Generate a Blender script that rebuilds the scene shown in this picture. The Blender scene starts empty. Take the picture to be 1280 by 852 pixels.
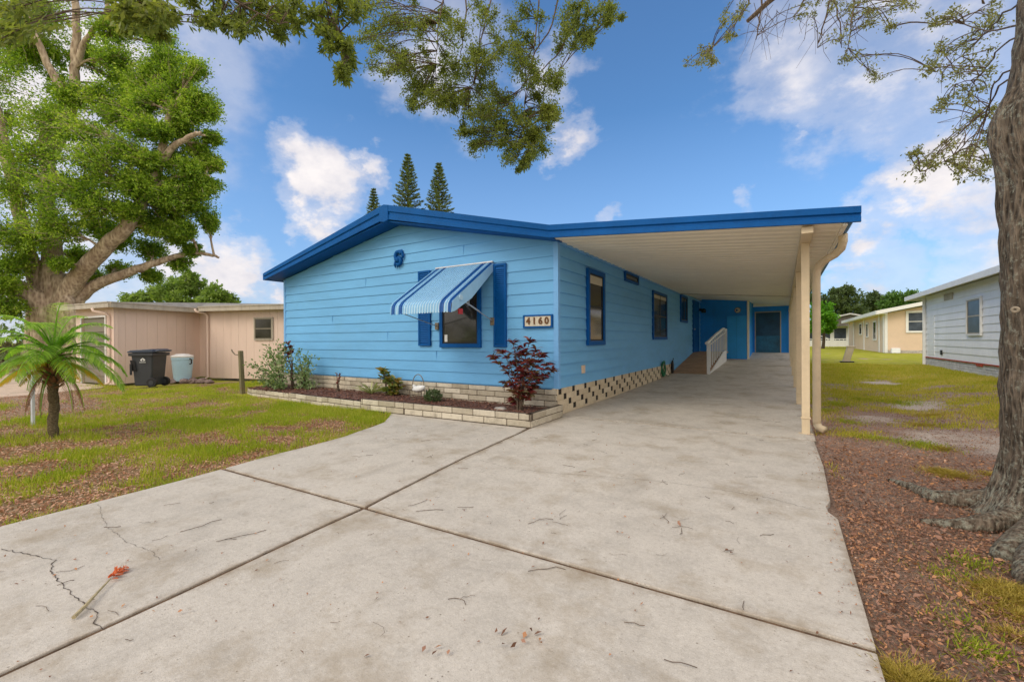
import bpy, math, random
import numpy as np
from mathutils import Vector, Matrix
R = math.radians
random.seed(7)
rng = np.random.default_rng(7)
S = bpy.context.scene
COL = S.collection

# ------------------------------------------------------------------ camera
F = 544.0; YAW = R(32); H = 1.25
PIT = math.atan(-1.3/F); ROLL = math.atan(.005)
def ray(u, v):
    a = (u-640)/F; b = (426-v)/F
    c, s = math.cos(ROLL), math.sin(ROLL)
    a, b = a*c+b*s, -a*s+b*c
    f = math.cos(PIT)-b*math.sin(PIT); b = math.sin(PIT)+b*math.cos(PIT)
    return Vector((-math.sin(YAW)*f+a*math.cos(YAW), math.cos(YAW)*f+a*math.sin(YAW), b))
def D(u, v, d):
    """survey: the place seen in that direction of the photograph at distance d"""
    r = ray(u, v); f = -r.x*math.sin(YAW)+r.y*math.cos(YAW)
    return Vector((r.x*d/f, r.y*d/f, H+r.z*d/f))
def G(u, v, z=0.0):
    r = ray(u, v); t = (z-H)/r.z
    return Vector((r.x*t, r.y*t, z))
cd = bpy.data.cameras.new('camera'); cam = bpy.data.objects.new('camera', cd); COL.objects.link(cam)
o0 = ray(640, 426); rx = (ray(640+F, 426)-o0).normalized(); up = (ray(640, 426-F)-o0).normalized()
m = Matrix((rx, up, -o0.normalized())).transposed().to_4x4(); m.translation = (0, 0, H)
cam.matrix_world = m
cd.sensor_width = 36; cd.lens = 36*F/1280; cd.clip_start = .05; cd.clip_end = 3000
S.camera = cam

# ------------------------------------------------------------------ world
SUN_EL = 40; SUN_AZ = 207
W = bpy.data.worlds.new('World'); S.world = W; W.use_nodes = True
nt = W.node_tree; nt.nodes.clear()
def N(t, kind, **kw):
    n = t.nodes.new(kind)
    for k, v in kw.items():
        if k in n.inputs.keys() and not hasattr(n, k): n.inputs[k].default_value = v
        else: setattr(n, k, v)
    return n
def L(t, a, b): t.links.new(a, b)
def math_(t, op, a, b=None, c=None, clamp=False):
    n = t.nodes.new('ShaderNodeMath'); n.operation = op; n.use_clamp = clamp
    for i, x in enumerate((a, b, c)):
        if x is None: continue
        if isinstance(x, (int, float)): n.inputs[i].default_value = x
        else: t.links.new(x, n.inputs[i])
    return n.outputs[0]
def mix_(t, f, a, b, blend='MIX'):
    n = t.nodes.new('ShaderNodeMix'); n.data_type = 'RGBA'; n.blend_type = blend
    for s, x in ((0, f), (6, a), (7, b)):
        if isinstance(x, (int, float)): n.inputs[s].default_value = x
        elif isinstance(x, tuple): n.inputs[s].default_value = (*x[:3], 1)
        else: t.links.new(x, n.inputs[s])
    return n.outputs[2]
def ramp_(t, f, stops, interp='LINEAR'):
    n = t.nodes.new('ShaderNodeValToRGB'); n.color_ramp.interpolation = interp
    while len(n.color_ramp.elements) < len(stops): n.color_ramp.elements.new(.5)
    for e, (p, c) in zip(n.color_ramp.elements, stops):
        e.position = p; e.color = (*c[:3], 1) if isinstance(c, tuple) else (c, c, c, 1)
    t.links.new(f, n.inputs[0]); return n.outputs[0]
sky = nt.nodes.new('ShaderNodeTexSky'); sky.sky_type = 'NISHITA'; sky.sun_disc = False
sky.sun_elevation = R(SUN_EL); sky.sun_rotation = R(SUN_AZ); sky.air_density = 1.2; sky.dust_density = .6; sky.ozone_density = 3
tc = nt.nodes.new('ShaderNodeTexCoord')
tint = mix_(nt, 1.0, sky.outputs[0], (.56, .90, 1.16), 'MULTIPLY')
nz = N(nt, 'ShaderNodeTexNoise'); nz.inputs['Scale'].default_value = 3.2; nz.inputs['Detail'].default_value = 7; nz.inputs['Roughness'].default_value = .55
mp = nt.nodes.new('ShaderNodeMapping'); mp.inputs['Scale'].default_value = (1, 1, 1.5); mp.inputs['Location'].default_value = (.37, 1.1, .2)
L(nt, tc.outputs['Generated'], mp.inputs[0]); L(nt, mp.outputs[0], nz.inputs['Vector'])
nz2 = N(nt, 'ShaderNodeTexNoise'); nz2.inputs['Scale'].default_value = 9; nz2.inputs['Detail'].default_value = 6; nz2.inputs['Roughness'].default_value = .6
L(nt, mp.outputs[0], nz2.inputs['Vector'])
warp = mix_(nt, 1.0, nz2.outputs['Color'], (.5, .5, .5), 'SUBTRACT')
vm = nt.nodes.new('ShaderNodeVectorMath'); vm.operation = 'MULTIPLY_ADD'; L(nt, warp, vm.inputs[0]); vm.inputs[1].default_value = (.22, .22, .22); L(nt, tc.outputs['Generated'], vm.inputs[2])
acc = None
# cumulus banks: direction, angular radius, strength
CL = [(405, 225, .10, 1.0), (400, 280, .06, .75), (460, 200, .05, .6), (275, 330, .09, 1.0), (230, 330, .09, .9), (350, 372, .05, .8), (90, 60, .28, .8), (20, 120, .25, .8), (60, 280, .25, .75),
      (705, 175, .07, .8), (690, 90, .08, .6), (760, 268, .035, .6), (930, 250, .03, .3), (1000, 60, .15, .62), (980, 20, .12, .5), (1170, 60, .2, .75), (1170, 215, .1, .95), (1120, 205, .07, .7), (1220, 260, .08, .7), (1085, 300, .07, .9), (1075, 345, .07, .8), (1120, 340, .07, .5), (1026, 163, .03, .5),
      (1400, 330, .2, .9), (-200, 250, .4, .9), (560, 60, .16, .55), (330, 10, .1, .3)]
for (u, v, r, st) in CL:
    d = ray(u, v).normalized()
    s = nt.nodes.new('ShaderNodeVectorMath'); s.operation = 'DISTANCE'; L(nt, vm.outputs[0], s.inputs[0]); s.inputs[1].default_value = d
    mr = nt.nodes.new('ShaderNodeMapRange'); mr.interpolation_type = 'SMOOTHSTEP'
    L(nt, s.outputs['Value'], mr.inputs[0]); mr.inputs[1].default_value = r*1.3; mr.inputs[2].default_value = r*.1; mr.inputs[3].default_value = 0; mr.inputs[4].default_value = st
    acc = mr.outputs[0] if acc is None else math_(nt, 'MAXIMUM', acc, mr.outputs[0])
puff = math_(nt, 'MULTIPLY_ADD', nz.outputs['Fac'], 1.5, -.75)
puff = math_(nt, 'ADD', puff, math_(nt, 'MULTIPLY_ADD', nz2.outputs['Fac'], .9, -.45))
dens = math_(nt, 'ADD', acc, math_(nt, 'MULTIPLY', puff, math_(nt, 'MULTIPLY_ADD', acc, 1.1, .12)))
cov = ramp_(nt, dens, [(0.08, 0.0), (.42, .34), (.9, 1.0)], 'EASE')
# thin veil low on the horizon and behind the camera
sep = nt.nodes.new('ShaderNodeSeparateXYZ'); L(nt, tc.outputs['Generated'], sep.inputs[0])
veil = nt.nodes.new('ShaderNodeMapRange'); L(nt, sep.outputs[2], veil.inputs[0]); veil.inputs[1].default_value = .45; veil.inputs[2].default_value = 0.0; veil.inputs[3].default_value = .05; veil.inputs[4].default_value = .62
hz = mix_(nt, veil.outputs[0], tint, (2.9, 4.1, 6.9))
cc = mix_(nt, ramp_(nt, nz2.outputs['Fac'], [(.35, 0.0), (.65, 1.0)]), (5.0, 4.95, 5.5), (7.2, 6.8, 6.75))
# unseen cloud cover added as fill light: overhead, behind and right of the camera
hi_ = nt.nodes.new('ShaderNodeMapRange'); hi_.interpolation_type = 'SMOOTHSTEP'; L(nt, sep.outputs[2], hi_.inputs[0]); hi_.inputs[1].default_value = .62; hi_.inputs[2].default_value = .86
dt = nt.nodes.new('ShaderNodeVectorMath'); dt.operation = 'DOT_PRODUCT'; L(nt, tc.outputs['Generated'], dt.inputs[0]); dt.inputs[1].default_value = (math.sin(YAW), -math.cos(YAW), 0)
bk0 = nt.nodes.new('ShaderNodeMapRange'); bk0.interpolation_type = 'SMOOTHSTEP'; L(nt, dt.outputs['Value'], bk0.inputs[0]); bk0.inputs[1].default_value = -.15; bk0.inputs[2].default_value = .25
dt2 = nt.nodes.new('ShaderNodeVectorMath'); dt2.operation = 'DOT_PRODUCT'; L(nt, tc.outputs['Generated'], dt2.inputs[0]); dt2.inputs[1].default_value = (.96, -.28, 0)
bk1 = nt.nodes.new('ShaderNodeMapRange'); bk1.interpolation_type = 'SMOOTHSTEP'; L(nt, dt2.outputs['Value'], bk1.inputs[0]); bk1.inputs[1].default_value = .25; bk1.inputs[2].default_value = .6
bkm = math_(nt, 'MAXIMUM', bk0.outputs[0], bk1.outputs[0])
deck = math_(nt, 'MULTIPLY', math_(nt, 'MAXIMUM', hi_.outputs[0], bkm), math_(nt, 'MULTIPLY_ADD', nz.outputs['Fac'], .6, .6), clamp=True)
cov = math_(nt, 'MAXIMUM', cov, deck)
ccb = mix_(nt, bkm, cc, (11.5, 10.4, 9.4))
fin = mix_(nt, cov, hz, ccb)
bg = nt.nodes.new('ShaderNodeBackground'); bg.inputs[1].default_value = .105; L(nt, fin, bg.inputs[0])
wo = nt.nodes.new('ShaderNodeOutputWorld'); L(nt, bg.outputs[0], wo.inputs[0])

# ------------------------------------------------------------------ sun, exposure
sd = bpy.data.lights.new('sun', 'SUN'); sun = bpy.data.objects.new('sun', sd); COL.objects.link(sun)
sd.energy = 1.05; sd.angle = R(26); sd.color = (1, .90, .76)
az, el = R(SUN_AZ), R(SUN_EL)
sdir = Vector((math.sin(az)*math.cos(el), math.cos(az)*math.cos(el), math.sin(el)))
sun.rotation_euler = sdir.to_track_quat('Z', 'Y').to_euler()
vs = S.view_settings; vs.view_transform = 'Standard'; vs.look = 'None'; vs.gamma = 1; vs.use_curve_mapping = False; vs.exposure = .42
S.cycles.max_bounces = 8; S.cycles.diffuse_bounces = 5; S.cycles.transparent_max_bounces = 8

# ------------------------------------------------------------------ materials
def lin(r, g, b):
    f = lambda c: (c/255/12.92 if c/255 < .04045 else ((c/255+.055)/1.055)**2.4)
    return (f(r), f(g), f(b))
def newmat(name):
    m = bpy.data.materials.new(name); m.use_nodes = True; t = m.node_tree; t.nodes.clear()
    o = t.nodes.new('ShaderNodeOutputMaterial'); b = t.nodes.new('ShaderNodeBsdfPrincipled'); t.links.new(b.outputs[0], o.inputs[0])
    return m, t, b
def noise(t, vec, scale, detail=4, rough=.55):
    n = t.nodes.new('ShaderNodeTexNoise'); n.inputs['Scale'].default_value = scale; n.inputs['Detail'].default_value = detail; n.inputs['Roughness'].default_value = rough
    if vec is not None: t.links.new(vec, n.inputs['Vector'])
    return n.outputs['Fac']
def geopos(t):
    return t.nodes.new('ShaderNodeNewGeometry').outputs['Position']
def scaled(t, vec, s):
    n = t.nodes.new('ShaderNodeMapping'); n.inputs['Scale'].default_value = s; t.links.new(vec, n.inputs[0]); return n.outputs[0]
def bump(t, b, h, strength=.3, dist=.01):
    n = t.nodes.new('ShaderNodeBump'); n.inputs['Strength'].default_value = strength; n.inputs['Distance'].default_value = dist
    t.links.new(h, n.inputs['Height']); t.links.new(n.outputs[0], b.inputs['Normal'])
def paint(name, c, rough=.55, var=.12, scale=3, dirt=.0, bscale=60, bstr=.12, metallic=0, stretch=(1, 1, 1), spec=.4, dirtc=(.16, .14, .11)):
    m, t, b = newmat(name); p = scaled(t, geopos(t), stretch)
    n1 = noise(t, p, scale, 5); n2 = noise(t, p, scale*7, 4)
    lo = tuple(x*(1-var*1.6) for x in c); hi = tuple(min(1, x*(1+var)) for x in c)
    f = math_(t, 'ADD', math_(t, 'MULTIPLY', n1, .65), math_(t, 'MULTIPLY', n2, .35))
    col = ramp_(t, f, [(.3, lo), (.7, hi)])
    if dirt:
        dn = ramp_(t, noise(t, scaled(t, p, (1, 1, .25)), scale*2.3, 7, .65), [(.5, 0.0), (.75, dirt)])
        col = mix_(t, dn, col, dirtc)
    t.links.new(col, b.inputs['Base Color']); b.inputs['Roughness'].default_value = rough; b.inputs['Metallic'].default_value = metallic
    b.inputs['Specular IOR Level'].default_value = spec
    bump(t, b, noise(t, p, bscale, 3), bstr, .004)
    return m
def leafmat(name, cols, trans=.35, rough=.5):
    m, t, b = newmat(name); g = t.nodes.new('ShaderNodeNewGeometry')
    n = noise(t, g.outputs['Position'], .9, 2)
    f = math_(t, 'ADD', math_(t, 'MULTIPLY', g.outputs['Random Per Island'], .62), math_(t, 'MULTIPLY_ADD', n, .9, -.26))
    k = len(cols); col = ramp_(t, f, [(i/(k-1), c) for i, c in enumerate(cols)])
    t.links.new(col, b.inputs['Base Color']); b.inputs['Roughness'].default_value = rough; b.inputs['Specular IOR Level'].default_value = .3
    tr = t.nodes.new('ShaderNodeBsdfTranslucent'); t.links.new(mix_(t, 1.0, col, (1.25, 1.3, .6), 'MULTIPLY'), tr.inputs[0])
    mx = t.nodes.new('ShaderNodeMixShader'); mx.inputs[0].default_value = trans
    o = [x for x in t.nodes if x.type == 'OUTPUT_MATERIAL'][0]
    t.links.new(b.outputs[0], mx.inputs[1]); t.links.new(tr.outputs[0], mx.inputs[2]); t.links.new(mx.outputs[0], o.inputs[0])
    return m
def barkmat(name, dark, light, lichen=None, sc=14, zs=.22, bs=.9, bd=.03):
    m, t, b = newmat(name); p = geopos(t); ps = scaled(t, p, (1, 1, zs))
    n1 = noise(t, ps, sc, 7, .65); v = t.nodes.new('ShaderNodeTexVoronoi'); v.inputs['Scale'].default_value = sc*1.8; t.links.new(ps, v.inputs['Vector'])
    h = math_(t, 'MULTIPLY', n1, math_(t, 'MULTIPLY_ADD', v.outputs['Distance'], .8, .45))
    col = ramp_(t, h, [(.22, dark), (.60, light)])
    col = mix_(t, ramp_(t, noise(t, p, 2.2, 4), [(.4, 0.0), (.7, .5)]), col, tuple(x*1.5 for x in dark))
    if lichen:
        zz = t.nodes.new('ShaderNodeSeparateXYZ'); t.links.new(p, zz.inputs[0]); low = t.nodes.new('ShaderNodeMapRange'); t.links.new(zz.outputs[2], low.inputs[0]); low.inputs[1].default_value = .7; low.inputs[2].default_value = .0; low.inputs[3].default_value = 0; low.inputs[4].default_value = .035
        lf = math_(t, 'ADD', math_(t, 'ADD', noise(t, p, 26, 8, .8), low.outputs[0]), math_(t, 'MULTIPLY', noise(t, p, 3, 3, .6), .25))
        col = mix_(t, ramp_(t, lf, [(.655, 0.0), (.73, .75)]), col, lichen)
    t.links.new(col, b.inputs['Base Color']); b.inputs['Roughness'].default_value = .9; b.inputs['Specular IOR Level'].default_value = .15
    bump(t, b, h, bs, bd)
    return m

M = {}
M['siding'] = paint('siding_blue', (.155, .445, .78), .6, .09, .9, dirt=.16, bscale=45, stretch=(.35, .35, 1.6), dirtc=(.13, .26, .34))
M['trim_blue'] = paint('trim_blue', (.002, .095, .34), .55, .12, 3, dirt=.15, dirtc=(.01, .06, .17), spec=.15)
M['corner'] = paint('corner_blue', (.18, .44, .80), .5, .06, 2)
M['shed_blue'] = paint('shed_blue', (.010, .27, .80), .55, .10, 2, dirt=.12, dirtc=(.02, .09, .2))
M['pale_blue'] = paint('awning_pale', (.48, .70, .86), .4, .06, 4)
M['wing_blue'] = paint('awning_wing', (.34, .60, .82), .5, .06, 4)
M['mid_blue'] = paint('awning_mid', (.24, .50, .76), .4, .06, 4)
M['awn_blue'] = paint('awning_dark', (.006, .09, .34), .4, .05, 4)
M['cream'] = paint('carport_cream', (.90, .83, .69), .5, .04, 1.2, dirt=.12, dirtc=(.36, .30, .2))
M['post_tan'] = paint('post_tan', (.70, .57, .38), .55, .08, 3, dirt=.2, dirtc=(.28, .2, .11))
M['white'] = paint('white_paint', (.78, .78, .76), .5, .05, 4, dirt=.15, dirtc=(.4, .39, .35))
M['roofing'] = paint('roof_white', (.52, .52, .50), .6, .1, 2, dirt=.4)
M['shingle'] = paint('roof_grey', (.26, .25, .23), .8, .2, 5, dirt=.5)
M['tan_wall'] = paint('tan_wall', (.72, .56, .47), .7, .05, 1, dirt=.12, dirtc=(.38, .24, .16), stretch=(1, 1, .3))
M['tan_trim'] = paint('tan_trim', (.46, .41, .33), .6, .12, 3, dirt=.5, dirtc=(.16, .14, .11))
M['taupe'] = paint('garage_taupe', (.21, .185, .135), .6, .08, 3, dirt=.2)
M['beige'] = paint('beige_siding', (.72, .55, .40), .6, .05, 1)
M['grey_wall'] = paint('pale_grey_siding', (.87, .89, .92), .55, .05, 1, dirt=.15, dirtc=(.4, .42, .44))
M['red'] = paint('red_band', (.42, .06, .03), .7, .4, 9)
M['red_mark'] = paint('red_mark', (.45, .04, .05), .7, .2, 9)
M['deck'] = paint('ramp_brown', (.46, .28, .16), .75, .15, 3, dirt=.4, dirtc=(.09, .05, .03))
M['black'] = paint('black_rubber', (.012, .012, .014), .5, .2, 5)
M['cart'] = paint('cart_grey', (.042, .046, .054), .42, .1, 5)
M['cart_lid'] = paint('cart_lid_navy', (.05, .065, .10), .3, .1, 5)
M['can_blue'] = paint('can_blue', (.46, .66, .80), .4, .05, 5)
M['wood'] = paint('old_wood', (.20, .17, .09), .85, .3, 9, dirt=.5, dirtc=(.08, .09, .04), stretch=(1, 1, .2))
M['galv'] = paint('white_stake', (.60, .63, .66), .5, .08, 6, dirt=.3)
M['rust'] = paint('bracket_metal', (.22, .18, .13), .6, .3, 20, metallic=.3)
M['alu'] = paint('aluminium', (.55, .55, .55), .4, .05, 5, metallic=.5)
M['hose'] = paint('hose_green', (.01, .17, .07), .35, .1, 5)
M['utility'] = paint('utility_beige', (.47, .40, .30), .6, .1, 5)
M['stone'] = paint('stone', (.48, .44, .39), .8, .25, 12)
M['rock'] = paint('rock', (.26, .19, .17), .85, .35, 8)
M['blind'] = paint('blind', (.55, .50, .38), .7, .05, 5)
M['backing'] = paint('hole_shade', (.035, .03, .025), .9, .2, 8)
M['block'] = None
def blockmat(name, c, c2, mottled=(.25, .22, .17)):
    m, t, b = newmat(name); g = t.nodes.new('ShaderNodeNewGeometry'); p = g.outputs['Position']
    col = ramp_(t, math_(t, 'ADD', math_(t, 'MULTIPLY', g.outputs['Random Per Island'], .5), math_(t, 'MULTIPLY', noise(t, p, 11, 6, .7), .5)), [(.2, c), (.8, c2)])
    col = mix_(t, ramp_(t, noise(t, p, 7, 8, .75), [(.5, 0.0), (.72, .75)]), col, mottled)
    t.links.new(col, b.inputs['Base Color']); b.inputs['Roughness'].default_value = .9; b.inputs['Specular IOR Level'].default_value = .2
    bump(t, b, noise(t, p, 40, 6, .7), .7, .012); return m
M['block'] = blockmat('slump_block', (.40, .35, .26), (.68, .62, .50))
M['block_cream'] = blockmat('breeze_block', (.60, .50, .35), (.76, .66, .49), (.42, .33, .22))
M['block_white'] = blockmat('white_brick', (.55, .56, .58), (.70, .71, .73), (.40, .40, .40))
M['mortar'] = paint('mortar_dark', (.115, .09, .065), .95, .3, 20)
def glass(name, c, rough=.06, haze=(.05, .05, .045)):
    m, t, b = newmat(name); p = geopos(t)
    col = ramp_(t, noise(t, p, 2.3, 4), [(.35, c), (.7, haze)])
    t.links.new(col, b.inputs['Base Color']); b.inputs['Roughness'].default_value = rough; b.inputs['Specular IOR Level'].default_value = .3 if rough > .15 else .6
    bump(t, b, noise(t, p, 1.6, 1), .05, .02); return m
M['glass'] = glass('window_glass', (.022, .019, .013), .08, (.05, .045, .032))
M['glass_side'] = glass('window_glass_olive', (.012, .010, .006), .09, (.03, .026, .016))
M['glass_sky'] = glass('window_glass_bluish', (.03, .04, .055), .3, (.08, .10, .13))
M['screen'] = glass('insect_screen', (.018, .05, .085), .5, (.03, .10, .17))
M['vinyl'] = paint('screen_vinyl', (.015, .14, .24), .35, .35, 2.5)

# bark and leaves
M['ficus_bark'] = barkmat('ficus_bark', (.20, .14, .10), (.60, .49, .37), None, 6, .35, .5, .06)
M['oak_bark'] = barkmat('oak_bark', (.035, .025, .017), (.33, .26, .19), (.37, .37, .29), 26, .2, 1.0, .06)
M['twig'] = barkmat('twig_bark', (.05, .035, .025), (.20, .15, .11), None, 20, .5, .3, .01)
M['palm_bark'] = barkmat('palm_bark', (.06, .045, .025), (.28, .22, .13), None, 30, 3.0, 1.0, .03)
M['ficus_leaf'] = leafmat('ficus_leaf', [(.05, .10, .02), (.14, .25, .03), (.26, .40, .04), (.40, .53, .07), (.58, .62, .15)], .5)
M['oak_leaf'] = leafmat('oak_leaf', [(.09, .12, .04), (.16, .20, .05), (.23, .27, .06), (.34, .36, .09)], .55)
M['oak_leaf_r'] = leafmat('oak_leaf_sparse', [(.12, .13, .07), (.19, .20, .09), (.27, .27, .10), (.38, .36, .12)], .5)
M['far_leaf'] = leafmat('far_leaf', [(.12, .21, .05), (.20, .31, .07), (.28, .39, .10), (.36, .46, .14)], .4)
M['far_dark'] = leafmat('far_dark', [(.06, .10, .045), (.10, .15, .06), (.16, .21, .09)], .35)
M['bright_leaf'] = leafmat('bright_leaf', [(.06, .19, .012), (.11, .30, .015), (.19, .40, .02)], .4)
M['pine_leaf'] = leafmat('norfolk_leaf', [(.10, .15, .06), (.16, .21, .08), (.24, .28, .12)], .4)
M['palm_leaf'] = leafmat('palm_leaf', [(.14, .28, .06), (.26, .46, .07), (.42, .62, .10), (.62, .72, .22)], .55, .35)
M['palm_yellow'] = leafmat('palm_yellow', [(.35, .36, .03), (.55, .40, .03), (.62, .30, .03)], .4)
M['palm_dead'] = leafmat('palm_dead', [(.16, .07, .035), (.30, .15, .08), (.45, .28, .17)], .2)
M['ti_leaf'] = leafmat('ti_leaf', [(.03, .035, .018), (.09, .015, .02), (.20, .025, .025), (.13, .11, .045), (.32, .06, .04)], .2, .35)
M['shrub_leaf'] = leafmat('shrub_leaf', [(.07, .12, .05), (.14, .23, .08), (.26, .35, .15), (.46, .50, .30)], .3, .35)
M['croton_leaf'] = leafmat('croton_leaf', [(.05, .09, .02), (.16, .20, .04), (.38, .22, .04), (.35, .08, .02)], .25, .35)
M['spiky_leaf'] = leafmat('spiky_leaf', [(.20, .26, .09), (.42, .44, .2), (.6, .55, .35)], .3, .4)
M['grass'] = leafmat('grass_blade', [(.18, .29, .015), (.31, .40, .025), (.46, .48, .05), (.60, .50, .18)], .4, .6)
M['grass_yellow'] = leafmat('grass_yellow', [(.30, .36, .02), (.46, .45, .04), (.60, .50, .10), (.66, .52, .22)], .4, .6)
M['moss'] = leafmat('yellow_tuft', [(.38, .30, .06), (.55, .43, .09), (.66, .52, .16)], .3, .7)
M['litter'] = leafmat('litter_leaf', [(.06, .032, .022), (.20, .10, .06), (.36, .20, .14), (.52, .25, .11), (.62, .50, .42)], .1, .8)
M['litter_left'] = leafmat('litter_leaf_pale', [(.14, .06, .03), (.36, .16, .08), (.55, .33, .22), (.62, .46, .34)], .1, .8)
M['orange'] = leafmat('orange_leaf', [(.5, .10, .03), (.65, .16, .05), (.40, .10, .05)], .15, .7)

# ------------------------------------------------------------------ mesh helpers
WL = {}
def props(o, label=None, cat=None, group=None, kind=None):
    if label: o['label'] = label
    if cat: o['category'] = cat
    if group: o['group'] = group
    if kind: o['kind'] = kind
    return o
def thing(name, loc, label, cat, group=None):
    o = bpy.data.objects.new(name, None); COL.objects.link(o); o.location = loc; o.empty_display_size = .2
    WL[o.name] = Vector(loc); return props(o, label, cat, group)
def rootloc(p):
    while p.parent: p = p.parent
    return WL.get(p.name, Vector((0, 0, 0)))
def link(name, me, mat, parent=None, smooth=False, bev=0):
    o = bpy.data.objects.new(name, me); COL.objects.link(o)
    if parent is not None: o.parent = parent
    for mm in (mat if isinstance(mat, (list, tuple)) else [mat]): me.materials.append(mm)
    if smooth: me.polygons.foreach_set('use_smooth', [True]*len(me.polygons))
    if bev:
        b = o.modifiers.new('b', 'BEVEL'); b.width = bev; b.segments = 2; b.limit_method = 'ANGLE'; b.angle_limit = R(40)
    return o
class MB:
    def __init__(s): s.v = []; s.f = []; s.m = []
    def add(s, vs_, fs, mi=0):
        n = len(s.v); s.v += [Vector(p) for p in vs_]; s.f += [tuple(i+n for i in f) for f in fs]; s.m += [mi]*len(fs); return s
    def box(s, x0, x1, y0, y1, z0, z1, mi=0):
        return s.add([(x0, y0, z0), (x1, y0, z0), (x1, y1, z0), (x0, y1, z0), (x0, y0, z1), (x1, y0, z1), (x1, y1, z1), (x0, y1, z1)],
                     [(0, 3, 2, 1), (4, 5, 6, 7), (0, 1, 5, 4), (1, 2, 6, 5), (2, 3, 7, 6), (3, 0, 4, 7)], mi)
    def obox(s, o, ax, ay, az_, mi=0):
        """box from corner o along three edge vectors"""
        o, a, b, c = Vector(o), Vector(ax), Vector(ay), Vector(az_)
        return s.add([o, o+a, o+a+b, o+b, o+c, o+a+c, o+a+b+c, o+b+c], [(0, 3, 2, 1), (4, 5, 6, 7), (0, 1, 5, 4), (1, 2, 6, 5), (2, 3, 7, 6), (3, 0, 4, 7)], mi)
    def prism(s, poly, ext, mi=0):
        n = len(poly); e = Vector(ext); P = [Vector(p) for p in poly]
        return s.add(P+[p+e for p in P], [tuple(range(n))[::-1], tuple(range(n, 2*n))]+[(i, (i+1) % n, n+(i+1) % n, n+i) for i in range(n)], mi)
    def tube(s, pts, rad, n=8, mi=0, cap=True):
        pts = [Vector(p) for p in pts]; k = len(pts)
        if not isinstance(rad, (list, tuple)): rad = [rad]*k
        rings = []; ref = None
        for i, p in enumerate(pts):
            d = (pts[min(i+1, k-1)]-pts[max(i-1, 0)])
            d = d.normalized() if d.length > 1e-9 else Vector((0, 0, 1))
            if ref is None: ref = Vector((0, 0, 1)) if abs(d.z) < .9 else Vector((1, 0, 0))
            a = d.cross(ref)
            if a.length < 1e-4: a = d.cross(Vector((.3, 1, .2)))
            a.normalize(); b = a.cross(d).normalized(); ref = b
            rings.append([p+(a*math.cos(2*math.pi*j/n)+b*math.sin(2*math.pi*j/n))*rad[i] for j in range(n)])
        vs_ = [q for r in rings for q in r]
        fs = [(i*n+j, i*n+(j+1) % n, (i+1)*n+(j+1) % n, (i+1)*n+j) for i in range(k-1) for j in range(n)]
        if cap: fs += [tuple(range(n))[::-1], tuple((k-1)*n+j for j in range(n))]
        return s.add(vs_, fs, mi)
    def lathe(s, c, prof, n=24, mi=0):
        c = Vector(c)
        vs_ = [c+Vector((r*math.cos(2*math.pi*j/n), r*math.sin(2*math.pi*j/n), z)) for r, z in prof for j in range(n)]
        k = len(prof)
        fs = [(i*n+j, i*n+(j+1) % n, (i+1)*n+(j+1) % n, (i+1)*n+j) for i in range(k-1) for j in range(n)]
        fs += [tuple(range(n))[::-1], tuple((k-1)*n+j for j in range(n))]
        return s.add(vs_, fs, mi)
    def build(s, name, mat, parent=None, smooth=False, bev=0):
        off = rootloc(parent) if parent is not None else Vector((0, 0, 0))
        me = bpy.data.meshes.new(name); me.from_pydata([tuple(p-off) for p in s.v], [], s.f)
        me.polygons.foreach_set('material_index', s.m); me.update()
        return link(name, me, mat, parent, smooth, bev)
def npmesh(name, V, Fc, mat, parent=None, smooth=False):
    """V (n,3), Fc (m,k) arrays"""
    off = np.array(rootloc(parent)) if parent is not None else 0
    V = np.asarray(V, np.float32)-off; Fc = np.asarray(Fc, np.int32); mF, k = Fc.shape
    me = bpy.data.meshes.new(name); me.vertices.add(len(V)); me.vertices.foreach_set('co', V.astype(np.float32).ravel())
    me.loops.add(mF*k); me.loops.foreach_set('vertex_index', Fc.ravel()); me.polygons.add(mF)
    me.polygons.foreach_set('loop_start', np.arange(0, mF*k, k, dtype=np.int32)); me.polygons.foreach_set('loop_total', np.full(mF, k, np.int32))
    me.update(calc_edges=True); me.validate()
    return link(name, me, mat, parent, smooth)
def unit(a): return a/np.maximum(np.linalg.norm(a, axis=-1, keepdims=True), 1e-9)
def leaves(P, Dr, ln, wd, up_bias=.3, jit=.5):
    """rhombic leaves at points P pointing along Dr; returns V, F"""
    n = len(P); d = unit(Dr+rng.normal(0, jit, (n, 3))); r = rng.normal(0, 1, (n, 3)); r[:, 2] += up_bias
    s = unit(np.cross(d, r)); nn = np.cross(s, d)
    l = (ln*rng.uniform(.65, 1.25, n))[:, None]; w = (wd*rng.uniform(.7, 1.2, n))[:, None]
    a = P; c = P+d*l; m1 = P+d*l*.5+s*w*.5+nn*w*.15; m2 = P+d*l*.5-s*w*.5+nn*w*.15
    V = np.stack([a, m1, c, m2], 1).reshape(-1, 3); Fc = np.arange(n*4).reshape(n, 4)
    return V, Fc
def flat_leaves(P, ln, wd, tilt=.35):
    n = len(P); a = rng.uniform(0, 2*math.pi, n); d = np.stack([np.cos(a), np.sin(a), rng.normal(0, tilt, n)], 1); d = unit(d)
    z = np.tile([0, 0, 1.], (n, 1))+rng.normal(0, tilt, (n, 3)); s = unit(np.cross(z, d)); nn = np.cross(d, s)
    l = (ln*rng.uniform(.5, 1.3, n))[:, None]; w = (wd*rng.uniform(.6, 1.3, n))[:, None]
    V = np.stack([P-d*l*.5, P+s*w*.5+nn*w*.2, P+d*l*.5, P-s*w*.5+nn*w*.2], 1).reshape(-1, 3)
    return V, np.arange(n*4).reshape(n, 4)

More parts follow.
